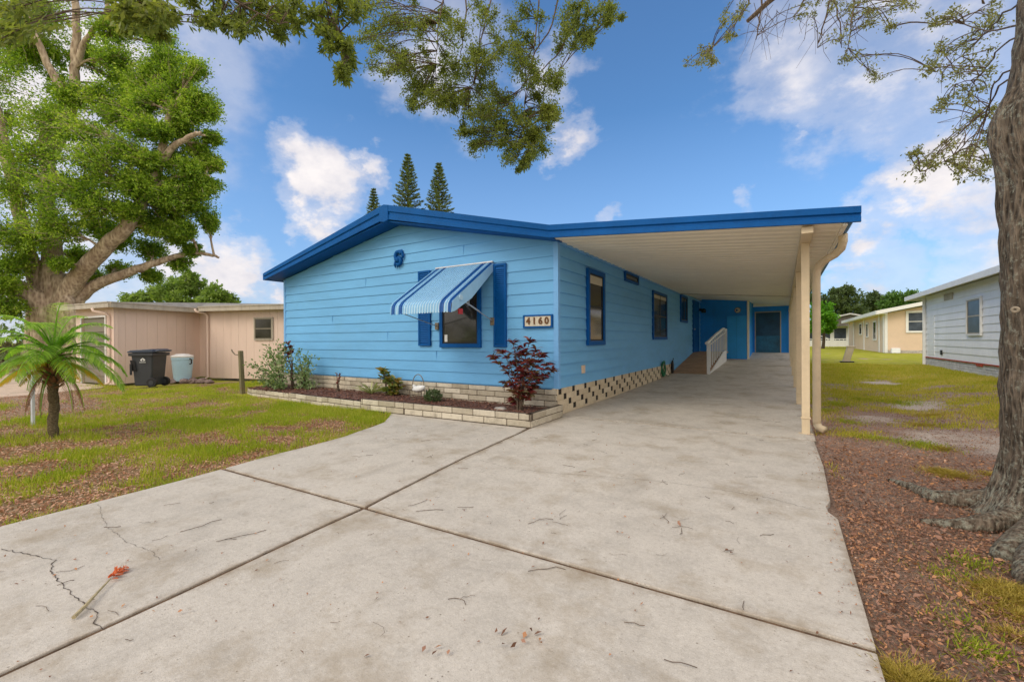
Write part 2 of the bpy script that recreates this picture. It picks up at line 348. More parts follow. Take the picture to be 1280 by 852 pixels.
# numpy value noise
_tab = rng.random((256, 256))
def vnoise(x, y):
    xi = np.floor(x).astype(int); yi = np.floor(y).astype(int); fx = x-xi; fy = y-yi
    fx = fx*fx*(3-2*fx); fy = fy*fy*(3-2*fy)
    g = lambda a, b: _tab[a % 256, b % 256]
    return (g(xi, yi)*(1-fx)+g(xi+1, yi)*fx)*(1-fy)+(g(xi, yi+1)*(1-fx)+g(xi+1, yi+1)*fx)*fy
def fbm(x, y, o=4):
    s = 0; a = .5; t = 0
    for i in range(o):
        s = s+a*vnoise(x*2**i+17*i, y*2**i+31*i); t += a; a *= .55
    return s/t
def sm(a, b, x):
    t = np.clip((np.asarray(x, float)-a)/(b-a), 0, 1); return t*t*(3-2*t)
PR = np.array([(-99, 0), (9, 0), (14, .07), (16, .14), (18.5, .24), (21, .37), (24, .6), (40, .72), (999, .72)])
PR2 = np.array([(-99, 0), (9, 0), (14, .07), (20, .28), (34, .36), (60, .42), (999, .42)])
def prof(y): return np.interp(y, PR[:, 0], PR[:, 1])
def terrain(x, y):
    x = np.asarray(x, float); y = np.asarray(y, float)
    a = prof(y)*sm(-4.5, -3.2, x)
    b = np.maximum(np.interp(y, PR2[:, 0], PR2[:, 1]), .3*sm(1.5, 4, x)*sm(6, 10, y))
    k = sm(.3, 1.0, x)
    z = a*(1-k)+b*k
    out = np.maximum(sm(.35, .8, x), sm(-4.9, -5.6, x))
    z = z-.045+out*(.02*(fbm(x*1.1, y*1.1)-.5)+.02*(fbm(x*4, y*4)-.5)+.02)
    return z
# drive edge on the left (x as a function of y)
DE = np.array([(-12, -4.3), (.66, -4.52), (2.13, -4.68), (3.66, -4.89), (4.6, -5.2), (5.0, -5.5), (5.3, -5.75)])
def drive_left(y): return np.interp(y, DE[:, 0], DE[:, 1])
SAND = [(2.05, 10.6, .55, .75), (2.15, 14.8, .5, .7), (2.0, 7.4, 1.0, .8), (1.2, 8.8, .5, .5), (2.6, 6.3, .7, .5)]
def masks(x, y):
    """grass density, dirt, sand"""
    n = fbm(x*.9+5, y*.9); n2 = fbm(x*2.6, y*2.6+9); n3 = fbm(x*.35+3, y*.35+7)
    left = x < -3
    # left lawn
    d = x-drive_left(y)                                    # negative on lawn
    gl = .50+1.5*(n-.5)+2.0*(n2-.5)
    gl -= .85*np.exp(-((y-.3)/1.25)**2)*sm(-11, -7.5, x)          # litter towards the street corner
    gl -= .62*sm(-.9, 0, d)*sm(2.9, 2.2, y)
    gl -= .45*np.exp(-(((x+6.0)/.9)**2+((y-3.9)/.8)**2))
    gl += .35*np.exp(-((y-4.9)/.5)**2)
    track = np.exp(-(((y-(2.6+.10*(-x-13)))/.75)**2))*sm(-9.5, -12, x)
    gl -= 1.0*track
    gl = np.where(x < -14, gl-.15, gl)
    # right lawn
    gr = -.42+.80*sm(4.0, 12.0, y)+1.3*(n-.5)+1.2*(n2-.5)+.45*sm(11, 17, y)
    gr += .6*np.exp(-(((x-.75)/.35)**2+((y-7.2)/.5)**2))+.3*np.exp(-(((x-2.6)/1.2)**2+((y-8.6)/1.)**2))
    sand = 0
    for sx, sy, rx_, ry_ in SAND: sand = np.maximum(sand, np.exp(-(((x-sx)/rx_)**2+((y-sy)/ry_)**2)*1.3))
    sand = sand*np.clip(-.25+2.2*fbm(x*3.3+2, y*3.3+7, 5), 0, 1.4)
    gr = gr-1.2*sand*sm(.3, .6, sand)
    g = np.where(left, gl, gr)
    return np.clip(g, 0, 1), np.where(left, track*.8, 0), np.clip(np.where(left, 0, sand), 0, 1)

# ------------------------------------------------------------------ ground sheet
def axis(lo, hi, st, far, k=26):
    e = np.geomspace(st*1.5, far, k)
    return np.concatenate([lo-e[::-1], np.arange(lo, hi+1e-6, st), hi+e])
gx = axis(-24, 9, .12, 900); gy = axis(-3, 27, .12, 900)
XX, YY = np.meshgrid(gx, gy, indexing='ij')
ZZ = terrain(XX, YY)
nx, ny = XX.shape
idx = np.arange(nx*ny).reshape(nx, ny)
quads = np.stack([idx[:-1, :-1], idx[1:, :-1], idx[1:, 1:], idx[:-1, 1:]], -1).reshape(-1, 4)
g_, tr_, sa_ = masks(XX, YY)
far_ = np.clip((np.hypot(XX+3, YY-8)-22)/10, 0, 1); g_ = g_*(1-far_)+.8*far_
def groundmat():
    m, t, b = newmat('ground_soil'); p = geopos(t)
    at = t.nodes.new('ShaderNodeVertexColor'); at.layer_name = 'mask'
    sp = t.nodes.new('ShaderNodeSeparateColor'); t.links.new(at.outputs[0], sp.inputs[0])
    n = noise(t, p, 9, 8, .7); nf = noise(t, p, 55, 6, .7); nn_ = noise(t, p, 2.2, 5)
    right = t.nodes.new('ShaderNodeMapRange'); sx = t.nodes.new('ShaderNodeSeparateXYZ'); t.links.new(p, sx.inputs[0]); t.links.new(sx.outputs[0], right.inputs[0])
    right.inputs[1].default_value = -4; right.inputs[2].default_value = -1
    mul = ramp_(t, math_(t, 'ADD', math_(t, 'MULTIPLY', n, .5), math_(t, 'MULTIPLY', nf, .5)), [(.3, (.09, .058, .042)), (.46, (.25, .165, .12)), (.58, (.40, .30, .23)), (.7, (.52, .43, .36))])
    mul_l = ramp_(t, math_(t, 'ADD', math_(t, 'MULTIPLY', n, .5), math_(t, 'MULTIPLY', nf, .5)), [(.3, (.12, .075, .035)), (.5, (.34, .24, .13)), (.68, (.54, .44, .30))])
    fr = t.nodes.new('ShaderNodeMapRange'); t.links.new(sx.outputs[1], fr.inputs[0]); fr.inputs[1].default_value = 3.5; fr.inputs[2].default_value = 8.0
    pale = ramp_(t, nf, [(.32, (.20, .13, .10)), (.5, (.42, .32, .27)), (.66, (.60, .51, .46))])
    mul = mix_(t, math_(t, 'MULTIPLY', fr.outputs[0], ramp_(t, nn_, [(.35, .45), (.6, 1.0)])), mul, pale)
    mul = mix_(t, right.outputs[0], mul_l, mul)
    gr = ramp_(t, math_(t, 'ADD', math_(t, 'MULTIPLY', nf, .5), math_(t, 'MULTIPLY', nn_, .5)), [(.3, (.22, .26, .02)), (.5, (.36, .37, .035)), (.7, (.54, .46, .13))])
    gf = math_(t, 'ADD', sp.outputs[0], math_(t, 'MULTIPLY_ADD', nf, 1.0, -.5))
    col = mix_(t, ramp_(t, gf, [(.25, 0.0), (.6, 1.0)]), mul, gr)
    dirt = ramp_(t, nf, [(.3, (.28, .22, .18)), (.7, (.50, .43, .38))])
    col = mix_(t, math_(t, 'MULTIPLY', sp.outputs[1], ramp_(t, nf, [(.3, .4), (.6, 1.0)])), col, dirt)
    sand = ramp_(t, nf, [(.3, (.46, .39, .33)), (.7, (.74, .66, .58))])
    sf = math_(t, 'ADD', sp.outputs[2], math_(t, 'MULTIPLY_ADD', n, .7, -.4))
    col = mix_(t, ramp_(t, sf, [(.25, 0.0), (.7, .95)]), col, sand)
    t.links.new(col, b.inputs['Base Color']); b.inputs['Roughness'].default_value = .95; b.inputs['Specular IOR Level'].default_value = .1
    bump(t, b, math_(t, 'ADD', n, nf), .9, .03); return m
go = npmesh('ground', np.stack([XX, YY, ZZ], -1).reshape(-1, 3), quads, groundmat(), smooth=True)
props(go, kind='structure')
ca = go.data.color_attributes.new('mask', 'FLOAT_COLOR', 'POINT')
arr = np.stack([g_, tr_, sa_, np.ones_like(g_)], -1).reshape(-1).astype(np.float32); ca.data.foreach_set('color', arr)

# ------------------------------------------------------------------ driveway
def concmat(name, base=(.525, .487, .425)):
    m, t, b = newmat(name); p = geopos(t)
    big = noise(t, p, .7, 8, .7); mid = noise(t, p, 5, 7, .65); fine = noise(t, p, 90, 3, .6); fine2 = noise(t, p, 240, 2, .5)
    f = math_(t, 'ADD', math_(t, 'MULTIPLY', big, .5), math_(t, 'MULTIPLY', mid, .5))
    col = ramp_(t, f, [(.30, tuple(x*.72 for x in base)), (.5, base), (.7, tuple(x*1.16 for x in base))])
    col = mix_(t, ramp_(t, fine, [(.57, 0.0), (.68, .45)]), col, (.70, .65, .57))
    col = mix_(t, ramp_(t, fine2, [(.33, .5), (.43, 0.0)]), col, (.22, .19, .15))
    gr_ = noise(t, p, 34, 6, .8); col = mix_(t, ramp_(t, gr_, [(.30, .55), (.48, 0.0)]), col, (.27, .235, .19)); col = mix_(t, ramp_(t, gr_, [(.54, 0.0), (.68, .5)]), col, (.68, .64, .57))
    vo = t.nodes.new('ShaderNodeTexVoronoi'); vo.inputs['Scale'].default_value = 26; t.links.new(p, vo.inputs['Vector'])
    col = mix_(t, math_(t, 'MULTIPLY', ramp_(t, vo.outputs['Distance'], [(.06, .8), (.13, 0.0)]), ramp_(t, noise(t, p, 5, 3), [(.45, 0.0), (.6, 1.0)])), col, (.12, .09, .065))
    st = noise(t, scaled(t, p, (1, 1, 1)), 1.7, 7, .72)
    col = mix_(t, ramp_(t, st, [(.50, 0.0), (.66, .6)]), col, (.31, .25, .17))
    oil = noise(t, scaled(t, p, (1.6, .35, 1)), 1.3, 5, .6)
    col = mix_(t, ramp_(t, oil, [(.58, 0.0), (.75, .45)]), col, (.25, .225, .19))
    st2 = noise(t, p, 13, 8, .8)
    col = mix_(t, ramp_(t, st2, [(.60, 0.0), (.70, .6)]), col, (.22, .18, .135))
    sx = t.nodes.new('ShaderNodeSeparateXYZ'); t.links.new(p, sx.inputs[0]); X_, Y_ = sx.outputs[0], sx.outputs[1]
    l1 = math_(t, 'ABSOLUTE', math_(t, 'SUBTRACT', Y_, math_(t, 'MULTIPLY_ADD', X_, .024, 2.237)))
    cx = math_(t, 'MULTIPLY_ADD', math_(t, 'MULTIPLY', Y_, Y_), -.004, math_(t, 'MULTIPLY_ADD', Y_, -.09, -2.47)); l2 = math_(t, 'ABSOLUTE', math_(t, 'SUBTRACT', X_, cx))
    l3 = math_(t, 'ABSOLUTE', math_(t, 'SUBTRACT', Y_, 6.48)); l4 = math_(t, 'ABSOLUTE', math_(t, 'SUBTRACT', X_, .33))
    dj = math_(t, 'MINIMUM', math_(t, 'MINIMUM', l1, l2), math_(t, 'MINIMUM', l3, l4))
    dd = math_(t, 'ADD', math_(t, 'MULTIPLY', dj, 7.0), math_(t, 'MULTIPLY_ADD', mid, 1.5, -.5))
    col = mix_(t, ramp_(t, dd, [(.12, .62), (.62, 0.0)]), col, (.24, .17, .10))
    t.links.new(col, b.inputs['Base Color']); b.inputs['Roughness'].default_value = .85; b.inputs['Specular IOR Level'].default_value = .25
    bump(t, b, math_(t, 'ADD', math_(t, 'MULTIPLY', mid, .4), fine), .35, .006); return m
M['conc'] = concmat('driveway_concrete')
def jitline(pts, step=.35, amp=.012):
    out = []
    for (x0, y0), (x1, y1) in zip(pts, pts[1:]):
        n = max(1, int(math.hypot(x1-x0, y1-y0)/step))
        for i in range(n): out.append((x0+(x1-x0)*i/n+random.uniform(-amp, amp), y0+(y1-y0)*i/n+random.uniform(-amp, amp)))
    out.append(pts[-1]); return out
J = .017
LJ = [(-2.2, -6), (-2.45, -.6), (-2.51, .36), (-2.67, 2.12)]
LJ2 = [(-2.67, 2.14), (-2.9, 3.7), (-3.06, 5.34)]
def off(line, d): return [(x+d, y) for x, y in line]
leftA = jitline([(-4.3, -6), (-4.40, -.6), (-4.52, .66), (-4.68, 2.10)], .3, .02)
leftB = jitline([(-4.685, 2.135), (-4.89, 3.66), (-5.2, 4.6), (-5.5, 5.0), (-5.75, 5.24)], .3, .02)
def jy(x): return 2.125+.024*(x+4.68)
slabs = []
lj = jitline(LJ, .3, .006); lj2 = jitline(LJ2, .3, .006)
slabs.append(leftA+[(x, y) for x, y in [(-2.67-J, jy(-2.67)-J)]]+off(lj[:-1], -J)[::-1])
slabs.append(off(lj[:-1], J)+[(-2.67+J, jy(-2.67)-J)]+[(.31, jy(.31)-J), (.32, -.5), (.34, -6)])
slabs.append([(-4.685, jy(-4.68)+J)]+leftB[1:]+[(-3.08-J, 5.33)]+off(lj2[1:-1], -J)[::-1]+[(-2.67-J, jy(-2.67)+J)])
slabs.append([(-2.67+J, jy(-2.67)+J)]+off(lj2[1:], J)+[(-3.17, 6.47), (.31, 6.45), (.325, 5.2), (.30, 4.15), (.262, 3.98), (.27, 3.86), (.315, 3.75), (.312, jy(.31)+J)])
mb = MB()
def slab(poly, z, th=.12):
    mb.prism([(x, y, z) for x, y in poly][::-1], (0, 0, -th))
for k, pl in enumerate(slabs): slab(pl, [0, .0, .0, .0][k])
ys = [6.49, 9.75, 12.8, 15.8, 18.7, 21.2, 24.2]
for a, b_ in zip(ys, ys[1:]):
    k = 6; yy = [a+.012+(b_-a-.024)*i/k for i in range(k+1)]
    x0, x1 = -3.17, .33
    vs_ = [(x, y, float(prof(y))-dz) for y in yy for x in (x0, x1) for dz in (0, .12)]
    fs = []
    for i in range(k):
        q = i*4; fs += [(q, q+2, q+6, q+4), (q+2, q+3, q+7, q+6), (q, q+4, q+5, q+1)]
    fs += [(0, 1, 3, 2), (k*4, k*4+2, k*4+3, k*4+1)]
    mb.add(vs_, fs)
drv = mb.build('driveway', M['conc'], bev=.006); props(drv, kind='structure')
# dirt in the joints
jb = MB()
def strip(line, w, z, mb_):
    for (x0, y0), (x1, y1) in zip(line, line[1:]):
        dx, dy = x1-x0, y1-y0; l = math.hypot(dx, dy) or 1; nx_, ny_ = -dy/l*w/2, dx/l*w/2
        mb_.add([(x0+nx_, y0+ny_, z+float(prof(y0))), (x0-nx_, y0-ny_, z+float(prof(y0))), (x1-nx_, y1-ny_, z+float(prof(y1))), (x1+nx_, y1+ny_, z+float(prof(y1)))], [(0, 1, 2, 3)])
strip(LJ, .06, -.012, jb); strip(LJ2+[(-3.2, 6.5)], .06, -.0125, jb); strip([(-4.7, jy(-4.7)), (.31, jy(.31))], .06, -.0135, jb)
for y in ys[:-1]: strip([(-3.17, y), (.33, y)], .05, -.014, jb)
props(jb.build('joint_dirt', paint('joint_dirt', (.13, .08, .045), .95, .5, 14)), kind='structure')
# hairline cracks
cb = MB()
def crack(uv, w=.008):
    pts = [G(u, v) for u, v in uv]; line = jitline([(p.x, p.y) for p in pts], .022, .007)
    for (x0, y0), (x1, y1) in zip(line, line[1:]):
        ww = w*random.uniform(.4, 1.3); dx, dy = x1-x0, y1-y0; l = math.hypot(dx, dy) or 1; a, b_ = -dy/l*ww/2, dx/l*ww/2
        cb.add([(x0+a, y0+b_, .0035), (x0-a, y0-b_, .0035), (x1-a, y1-b_, .0035), (x1+a, y1+b_, .0035)], [(0, 1, 2, 3)])
crack([(2, 686), (30, 692), (68, 700), (62, 714), (75, 728), (92, 745), (106, 757), (122, 766), (118, 779), (130, 787)], .0045)
crack([(123, 630), (133, 658), (160, 678), (190, 690), (200, 700)], .002)
crack([(600, 575), (640, 586), (700, 592), (760, 596), (830, 602), (900, 612), (960, 622), (1020, 638)], .003)
crack([(780, 524), (860, 533), (940, 543)], .003)
props(cb.build('driveway_crack', paint('crack_dark', (.09, .07, .055), .95, .4, 20)), kind='structure')

# ------------------------------------------------------------------ siding helper
def lap_wall(mbx, p0, p1, z0, top, nrm, exp=.203, proud=.016, step=.25, z_start=None):
    """lapped boards from p0 to p1 (xy), top(s) gives wall height"""
    p0 = Vector((*p0, 0)); p1 = Vector((*p1, 0)); ln = (p1-p0).length; d = (p1-p0)/ln; nv = Vector((*nrm, 0)).normalized()
    n = max(1, round(ln/step)); ss = [ln*i/n for i in range(n+1)]
    z = z0; rowi = 0; zmax = max(top(s) for s in ss)
    while z < zmax-.01:
        z1 = z+exp; run = []
        for a, b_ in zip(ss, ss[1:]):
            ta, tb = min(z1, top(a)), min(z1, top(b_))
            if ta <= z+.002 and tb <= z+.002: continue
            ta = max(ta, z+.0005); tb = max(tb, z+.0005)
            fa = proud*(1-(ta-z)/exp)+.002; fb = proud*(1-(tb-z)/exp)+.002
            A0 = p0+d*a; B0 = p0+d*b_
            q = [A0+nv*(proud+.002)+Vector((0, 0, z)), B0+nv*(proud+.002)+Vector((0, 0, z)), B0+nv*fb+Vector((0, 0, tb)), A0+nv*fa+Vector((0, 0, ta)),
                 A0+nv*.0015+Vector((0, 0, z)), B0+nv*.0015+Vector((0, 0, z))]
            mbx.add(q, [(0, 1, 2, 3), (4, 5, 1, 0)])
        z = z1; rowi += 1
    return mbx
def framebox(mbx, o, w, h, n, wid=.07, th=.045, depth0=.0):
    """rectangular frame, o lower-left, w,h edge vectors, n outward normal"""
    o = Vector(o); w = Vector(w); h = Vector(h); n = Vector(n); wl = w.length; hl = h.length; wd = w/wl; hd = h/hl; b = o+n*depth0
    mbx.obox(b, w, n*th, hd*wid); mbx.obox(b+hd*(hl-wid), w, n*th, hd*wid)
    mbx.obox(b+hd*wid, wd*wid, n*(th-.002), hd*(hl-2*wid)); mbx.obox(b+hd*wid+wd*(wl-wid), wd*wid, n*(th-.002), hd*(hl-2*wid))
def window(parent, o, w, h, n, frame_m, glass_m, wid=.06, th=.05, rail=None, mull=False, sash=None, blind=None, label=None):
    o = Vector(o); w = Vector(w); h = Vector(h); n = Vector(n); wd = w.normalized(); hd = h.normalized()
    pn = MB().obox(o+wd*wid*.6+hd*wid*.6+n*.019, w-wd*wid*1.2, n*.006, h-hd*wid*1.2).build('window', glass_m, parent)
    if label: pn['label'] = label
    f = MB(); framebox(f, o, w, h, n, wid, th); f.build('frame', frame_m, pn, bev=.004)
    s = MB(); iw = wid+.003; sm_ = sash or M['black']
    framebox(s, o+wd*iw+hd*iw, w-wd*2*iw, h-hd*2*iw, n, .028, .036)
    if rail is not None: s.obox(o+wd*(iw+.028)+hd*(h.length*rail), w-wd*2*(iw+.028), n*.034, hd*.035)
    if mull: s.obox(o+wd*(w.length/2-.025)+hd*(iw+.028), wd*.05, n*.032, h-hd*2*(iw+.028))
    s.build('sash', sm_, pn)
    if blind:
        MB().obox(o+wd*(iw+.03)+hd*(h.length-iw-.03-blind)+n*.0262, w-wd*2*(iw+.03), n*.002, hd*blind).build('blind', M['blind'], pn)
    return pn
def blocks(mbx, p0, p1, z0, z1, nrm, bl=.40, bh=.1, gap=.011, th=.09, jit=.004, offs=.5, hole=0):
    p0 = Vector((*p0, 0)); p1 = Vector((*p1, 0)); ln = (p1-p0).length; d = (p1-p0)/ln; nv = Vector((*nrm, 0)).normalized(); z = z0; r = 0
    while z < z1-.02:
        hh = min(bh, z1-z); s = -(r*offs % 1)*(bl+hole)
        while s < ln:
            a = max(s, 0); b_ = min(s+bl, ln)
            if b_-a > .03:
                dj = random.uniform(-jit, jit)
                mbx.obox(p0+d*(a+gap/2)+nv*(-th+.0)+Vector((0, 0, z+gap/2)), d*(b_-a-gap), nv*(th+dj), Vector((0, 0, hh-gap)))
            s += bl+hole
        z += bh; r += 1

# ------------------------------------------------------------------ the blue house
WX0, WX1, WY, WY1 = -11.22, -3.22, 6.60, 21.2
PKX, PKZ = -6.9, 3.68
hs = thing('mobile_home', (-7.2, 13.5, 0), 'light blue mobile home with lapped siding, dark blue gable fascia and striped window awning', 'house')
ZS = .43
topf = lambda s: (2.86+(PKZ-2.86)*s/(PKX-WX0) if s < PKX-WX0 else PKZ+(2.90-PKZ)*(s-(PKX-WX0))/(WX1-PKX))
fw = lap_wall(MB(), (WX0+.05, WY), (WX1-.05, WY), ZS, lambda s: topf(s+.05)+.01, (0, -1))
fw.box(WX0, WX1, WY, WY+.12, .05, 2.86)
fw.prism([(WX0, WY+.0005, 2.86), (WX1, WY+.0005, 2.86), (PKX, WY+.0005, 3.72)], (0, .1, 0))
for (x, z) in [(-8.0, ZS+.203*10), (-5.2, ZS+.203*12), (-7.3, ZS+.203*4), (-9.2, ZS+.203*6), (-5.9, ZS+.203*2)]:
    fw.box(x-.002, x+.002, WY-.019, WY-.005, z+.004, z+.2)
w_ = fw.build('wall', M['siding'], hs); w_['label'] = 'front gable wall of light blue lapped boards'
swl = lap_wall(MB(), (WX1, WY+.05), (WX1, WY1), ZS, lambda s: 2.91+.006*s, (1, 0), .203, .024)
swl.box(WX1-.12, WX1, WY+.12, WY1, .15, 2.95)
w_ = swl.build('wall', M['siding'], hs); w_['label'] = 'long side wall of light blue lapped boards under the carport'
bw = MB().box(WX0, WX0+.12, WY+.12, WY1, .05, 2.84).box(WX0, WX1-.12, WY1-.12, WY1, .05, 2.86)
bw.build('wall', M['siding'], hs)
ct = MB().box(WX1-.065, WX1+.024, WY-.024, WY+.065, ZS-.01, 2.9); ct.build('corner_trim', M['corner'], hs, bev=.004)
ct = MB().box(WX0-.02, WX0+.06, WY-.024, WY+.06, ZS-.01, 2.86); ct.build('corner_trim', M['corner'], hs, bev=.004)
# block skirting
sk = MB(); blocks(sk, (WX0, WY-.12), (WX1+.03, WY-.12), 0.03, ZS-.012, (0, -1), .40, .1)
s1 = sk.build('skirting', M['block'], hs, bev=.008); s1['label'] = 'mottled cream slump block skirting behind the flower bed'
MB().box(WX0, WX1-.1, WY-.11, WY-.04, -.05, ZS-.016).build('mortar', M['mortar'], s1)
sk = MB(); random.seed(3)
yend = 15.3
z = .03
ya = WY-.08
y = ya
rows = 4
for r in range(rows):
    zz0 = .03+r*.1; s = ya-((r*.2+.32) % .55)
    while s < yend:
        a, b_ = max(s, ya), min(s+.41, yend)
        gr = float(prof((a+b_)/2))
        if b_-a > .02 and zz0+.1 > gr: sk.box(WX1-.07, WX1+.03+random.uniform(-.004, .004), a, b_, zz0+.001, zz0+.099)
        s += .55
s2 = sk.build('skirting', M['block_cream'], hs, bev=.004); s2['label'] = 'cream pierced block skirting with checkered dark openings'
MB().box(WX1+.001, WX1+.016, ya, yend, 0, .425).build('shade_panel', M['backing'], s2)  # dark panel close behind the openings, its colour stands for their shaded depth
MB().box(WX1+.002, WX1+.033, ya, yend, -.01, .032).build('footing', M['block_cream'], s2)
# roof
RY0, RY1 = 6.22, 21.5
EL = (-11.45, 2.98); PK = (-6.93, 4.0); KN = (-3.15, 3.065)
rf = MB()
rf.prism([(EL[0], RY0+.02, EL[1]-.03), (PK[0], RY0+.02, PK[1]-.03), (KN[0], RY0+.02, KN[1]-.03), (KN[0], RY0+.02, KN[1]-.10), (PK[0], RY0+.02, PK[1]-.10), (EL[0], RY0+.02, EL[1]-.10)][::-1], (0, RY1-RY0, 0))
rf.build('roof', M['roofing'], hs)
def fascia_run(mbx, pts, prof_, y):
    """prof_: list of (outward, down) along a polyline of (x,z) in the plane y"""
    n = len(pts); k = len(prof_)
    for i in range(n-1):
        (xa, za, sa), (xb, zb, sb) = pts[i], pts[i+1]
        vs_ = [(xa, y-o, za-dn*sa) for o, dn in prof_]+[(xb, y-o, zb-dn*sb) for o, dn in prof_]
        mbx.add(vs_, [(j, k+j, k+(j+1) % k, (j+1) % k) for j in range(k)]+[tuple(range(k)), tuple(range(2*k-1, k-1, -1))])
FP = [(0, 0), (.055, 0), (.055, .085), (.03, .10), (.03, .13), (.045, .14), (.045, .20), (0, .20)]
fb = MB(); fascia_run(fb, [(EL[0], EL[1]+.03, .85), (PK[0]-.12, PK[1]-.0, 1.45), ], FP, RY0)
fascia_run(fb, [(PK[0]+.12, PK[1]+.0, 1.45), (KN[0], KN[1]+.005, 1.0)], FP, RY0)
fb.prism([(PK[0]-.125, RY0-.0, PK[1]-.002), (PK[0], RY0, PK[1]+.025), (PK[0]+.125, RY0, PK[1]-.002), (PK[0]+.125, RY0, PK[1]-.30), (PK[0], RY0, PK[1]-.33), (PK[0]-.125, RY0, PK[1]-.30)], (0, -.062, 0))
fb.box(EL[0]-.07, EL[0], RY0-.03, RY1, EL[1]-.14, EL[1]+.028)
fb.build('fascia', M['trim_blue'], hs)
so = MB()   # soffit board under the front overhang
so.prism([(EL[0], RY0, EL[1]-.13), (PK[0], RY0, PK[1]-.31), (KN[0]-.0, RY0, KN[1]-.19), (KN[0], RY0, KN[1]-.165), (PK[0], RY0, PK[1]-.285), (EL[0], RY0, EL[1]-.105)], (0, WY-RY0+.06, 0))
so.build('soffit', M['trim_blue'], hs)
# front window, shutters, awning
fwn = window(hs, (-5.78, WY-.016, 1.11), (1.0, 0, 0), (0, 0, 1.37), (0, -1, 0), M['trim_blue'], M['glass'], .075, .05, label='dark front window under the striped awning')
MB().box(-5.66, -5.59, WY-.0435, WY-.042, 1.22, 1.36).build('sticker', M['white'], fwn)
MB().box(-5.08, -5.04, WY-.05, WY-.04, 1.9, 2.4).build('reflection_bar', M['alu'], fwn)
for (x0, x1, z0, z1) in ((-6.36, -6.04, 1.14, 2.66), (-4.49, -4.22, 1.12, 2.63)):
    sh = MB().box(x0, x1, WY-.035, WY-.012, z0, z1)
    so_ = sh.build('shutter', M['trim_blue'], hs, bev=.003)
    sl = MB(); z = z0+.07
    while z < z1-.08:
        sl.add([(x0+.04, WY-.036, z+.03), (x1-.04, WY-.036, z+.03), (x1-.04, WY-.052, z), (x0+.04, WY-.052, z), (x1-.04, WY-.036, z), (x0+.04, WY-.036, z)], [(0, 3, 2, 1), (3, 5, 4, 2)])
        z += .036
    framebox(sl, (x0, WY-.035, z0), (x1-x0, 0, 0), (0, 0, z1-z0), (0, -1, 0), .04, .02)
    sl.build('louvre', M['trim_blue'], so_)
AX0, AX1 = -5.88, -4.50
prf = [(WY-.03, 2.665), (WY-.25, 2.52), (WY-.85, 2.12), (5.52, 1.965), (5.43, 1.90), (5.385, 1.84), (5.375, 1.79), (5.37, 1.70)]
aw = MB(); nS = 46
for i in range(nS):
    xa = AX0+(AX1-AX0)*i/nS; xb = AX0+(AX1-AX0)*(i+1)/nS; mi = 1 if i in (1, 2, 3, 7, 8, 9, 38, 39, 40, 44, 45) else (0 if i % 2 else 2)
    if mi == 2 and i > 45: mi = 0
    dz = .010 if i % 2 == 0 else 0
    for (ya_, za), (yb, zb) in zip(prf, prf[1:]):
        aw.add([(xa, ya_-dz*.5, za+dz), (xb, ya_-dz*.5, za+dz), (xb, yb-dz*.5, zb+dz), (xa, yb-dz*.5, zb+dz)], [(0, 1, 2, 3)], mi)
        if i: aw.add([(xa, ya_, za), (xa, ya_-.005, za+.010), (xa, yb-.005, zb+.010), (xa, yb, zb)], [(0, 1, 2, 3)], mi)
aw.v  # canopy skin
awo = aw.build('awning', [M['pale_blue'], M['awn_blue'], M['mid_blue']], hs)
sv = awo.modifiers.new('s', 'SOLIDIFY'); sv.thickness = .006
# side wings of the awning
for x in (AX0-.004, AX1+.004):
    wing = MB(); wing.prism([(x, prf[0][0], prf[0][1]), (x, 5.52, 1.965), (x, 5.40, 1.88), (x, 5.37, 1.70), (x, 5.45, 1.72), (x, 5.9, 1.96), (x, WY-.03, 2.52)], (.006 if x > -5 else -.006, 0, 0)); wing.build('wing', M['wing_blue'], awo)
rod = MB(); rod.tube([(AX1-.01, 5.62, 1.93), (AX1-.01, WY-.05, 1.60)], .009, 6); rod.tube([(AX1-.01, 5.62, 1.93), (AX1-.01, 6.15, 1.75)], .013, 6)
rod.build('arm', M['alu'], awo); rod = MB(); rod.tube([(AX0+.03, 5.62, 1.74), (AX0+.03, WY-.05, 1.53)], .009, 6); rod.build('arm', M['alu'], awo)
bk = MB(); bk.box(AX1-.06, AX1+.03, WY-.06, WY-.018, 1.52, 1.66); bk.build('bracket', M['rust'], awo, bev=.005); bk = MB(); bk.box(AX0-.02, AX0+.07, WY-.06, WY-.018, 1.46, 1.60); bk.build('bracket', M['rust'], awo, bev=.005)
kn = MB(); kn.tube([(AX1-.03, 5.60, 1.95), (AX1+.03, 5.60, 1.95)], .045, 10); kn.build('knob', M['can_blue'], awo)
kn = MB(); kn.box(AX1-.03, AX1-.005, 5.58, 5.68, 1.68, 1.77); kn.build('tag', M['red_mark'], awo)
MB().tube([(AX0, WY-.04, 2.675), (AX1, WY-.04, 2.675)], .022, 8).build('head_rail', M['alu'], awo)
